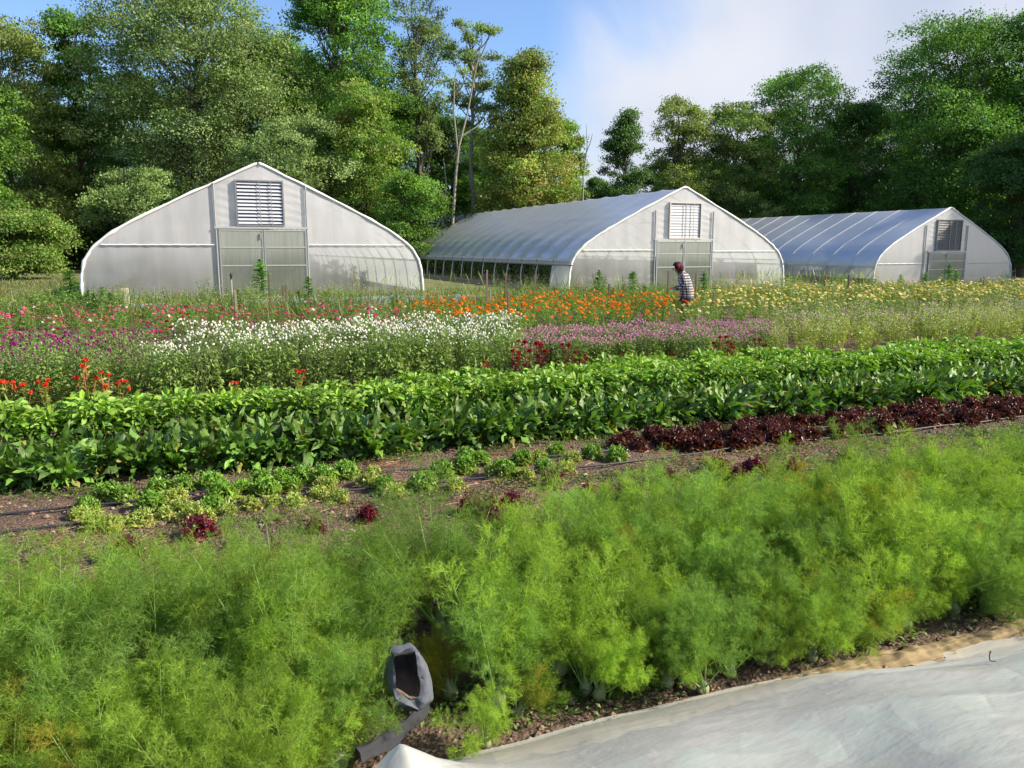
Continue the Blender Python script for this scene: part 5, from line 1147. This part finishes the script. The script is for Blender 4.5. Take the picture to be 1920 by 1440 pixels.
    # shirt: torso and two sleeves, plaid
    def ringtube(mb, pts, rads, col, c=20):
        pts = np.array(pts, float); T = nrm(np.gradient(pts, axis=0)); ref = np.array([0, 1., 0]); Sx = nrm(np.cross(T, ref)); By = np.cross(Sx, T); a = np.arange(c)*2*np.pi/c
        G = pts[:, None]+Sx[:, None]*np.cos(a)[None, :, None]*np.array([r[0] for r in rads])[:, None, None]+By[:, None]*np.sin(a)[None, :, None]*np.array([r[1] for r in rads])[:, None, None]
        G += noise2(G[..., 0]+G[..., 1], G[..., 2], 5, 2, 3)[..., None]*.004
        mb.grid(G[None], col, closed=True)
    mb = MB()
    ringtube(mb, [(.065, 0, .70), (.066, 0, .80), (.07, 0, .92), (.062, 0, 1.02), (.052, 0, 1.10), (.035, 0, 1.17), (.015, 0, 1.235), (-.005, 0, 1.27), (-.02, 0, 1.295)], [(.165, .20), (.162, .20), (.145, .18), (.145, .185), (.145, .19), (.13, .185), (.10, .15), (.07, .09), (.055, .062)], (.8, .8, .8))
    for sy in (-1, 1):
        ex = .045 if sy < 0 else .03
        ringtube(mb, [(.02, sy*.13, 1.215), (.025, sy*.175, 1.17), (.035, sy*.205, 1.06), (ex, sy*.215, .975), (-.01, sy*.205, .955), (-.08, sy*.18, .94), (-.155, sy*.153, .935+.02*sy)], [(.062, .062), (.066, .066), (.062, .062), (.06, .058), (.055, .052), (.048, .046), (.036, .036)], (.8, .8, .8), 14)
    m, nt, out = mat('plaid_shirt'); tc = nt.nodes.new('ShaderNodeTexCoord'); sp = nt.nodes.new('ShaderNodeSeparateXYZ'); nt.links.new(tc.outputs['Object'], sp.inputs[0])
    def band(axis, fq, thr):
        a_ = N(nt, 'ShaderNodeMath', operation='MULTIPLY'); a_.inputs[1].default_value = fq; nt.links.new(sp.outputs[axis], a_.inputs[0])
        s_ = N(nt, 'ShaderNodeMath', operation='FRACT'); nt.links.new(a_.outputs[0], s_.inputs[0]); g = N(nt, 'ShaderNodeMath', operation='GREATER_THAN'); g.inputs[1].default_value = thr; nt.links.new(s_.outputs[0], g.inputs[0]); return g
    ad = N(nt, 'ShaderNodeMath', operation='ADD'); nt.links.new(band('Z', 17, .58).outputs[0], ad.inputs[0])
    adx = N(nt, 'ShaderNodeMath', operation='ADD'); nt.links.new(sp.outputs['X'], adx.inputs[0]); nt.links.new(sp.outputs['Y'], adx.inputs[1])
    a_ = N(nt, 'ShaderNodeMath', operation='MULTIPLY'); a_.inputs[1].default_value = 19; nt.links.new(adx.outputs[0], a_.inputs[0]); s_ = N(nt, 'ShaderNodeMath', operation='FRACT'); nt.links.new(a_.outputs[0], s_.inputs[0]); g = N(nt, 'ShaderNodeMath', operation='GREATER_THAN'); g.inputs[1].default_value = .58; nt.links.new(s_.outputs[0], g.inputs[0]); nt.links.new(g.outputs[0], ad.inputs[1])
    dv = N(nt, 'ShaderNodeMath', operation='MULTIPLY'); dv.inputs[1].default_value = .5; nt.links.new(ad.outputs[0], dv.inputs[0]); crr = nt.nodes.new('ShaderNodeValToRGB'); e = crr.color_ramp.elements; crr.color_ramp.interpolation = 'CONSTANT'
    e[0].position = 0; e[0].color = (.018, .02, .035, 1); e[1].position = .75; e[1].color = (.72, .68, .66, 1); x = e.new(.3); x.color = (.16, .15, .18, 1)
    nt.links.new(dv.outputs[0], crr.inputs[0]); p = N(nt, 'ShaderNodeBsdfPrincipled', Roughness=.85); nt.links.new(crr.outputs[0], p.inputs['Base Color']); nt.links.new(p.outputs[0], out.inputs[0])
    link('plaid_shirt', mb.mesh('shirt', m, True), root)
    mb = MB(); ringtube(mb, [(.062, 0, .62), (.062, 0, .76)], [(.15, .185), (.15, .18)], (.03, .035, .05))
    for sy in (-1, 1): ringtube(mb, [(.05, sy*.09, .74), (.045, sy*.10, .55), (.03, sy*.10, .42), (.06, sy*.10, .14)], [(.10, .095), (.085, .085), (.072, .072), (.058, .058)], (.03, .035, .05), 14)
    link('trousers', mb.mesh('trousers', M_cloth, True), root)
    th = math.radians(9)
    for ch_ in root.children:
        me = ch_.data; n = len(me.vertices); A = np.zeros(n*3, np.float32); me.vertices.foreach_get('co', A); A = A.reshape(-1, 3)
        w = th*sstep(.74, .98, A[:, 2]); dx, dz = A[:, 0]-.06, A[:, 2]-.78
        A[:, 0] = .06+dx*np.cos(w)-dz*np.sin(w); A[:, 2] = .78+dz*np.cos(w)+dx*np.sin(w); me.vertices.foreach_set('co', A.ravel()); me.update()
person()
print('verts', sum(len(m.vertices) for m in bpy.data.meshes), 'objs', len(bpy.data.objects))
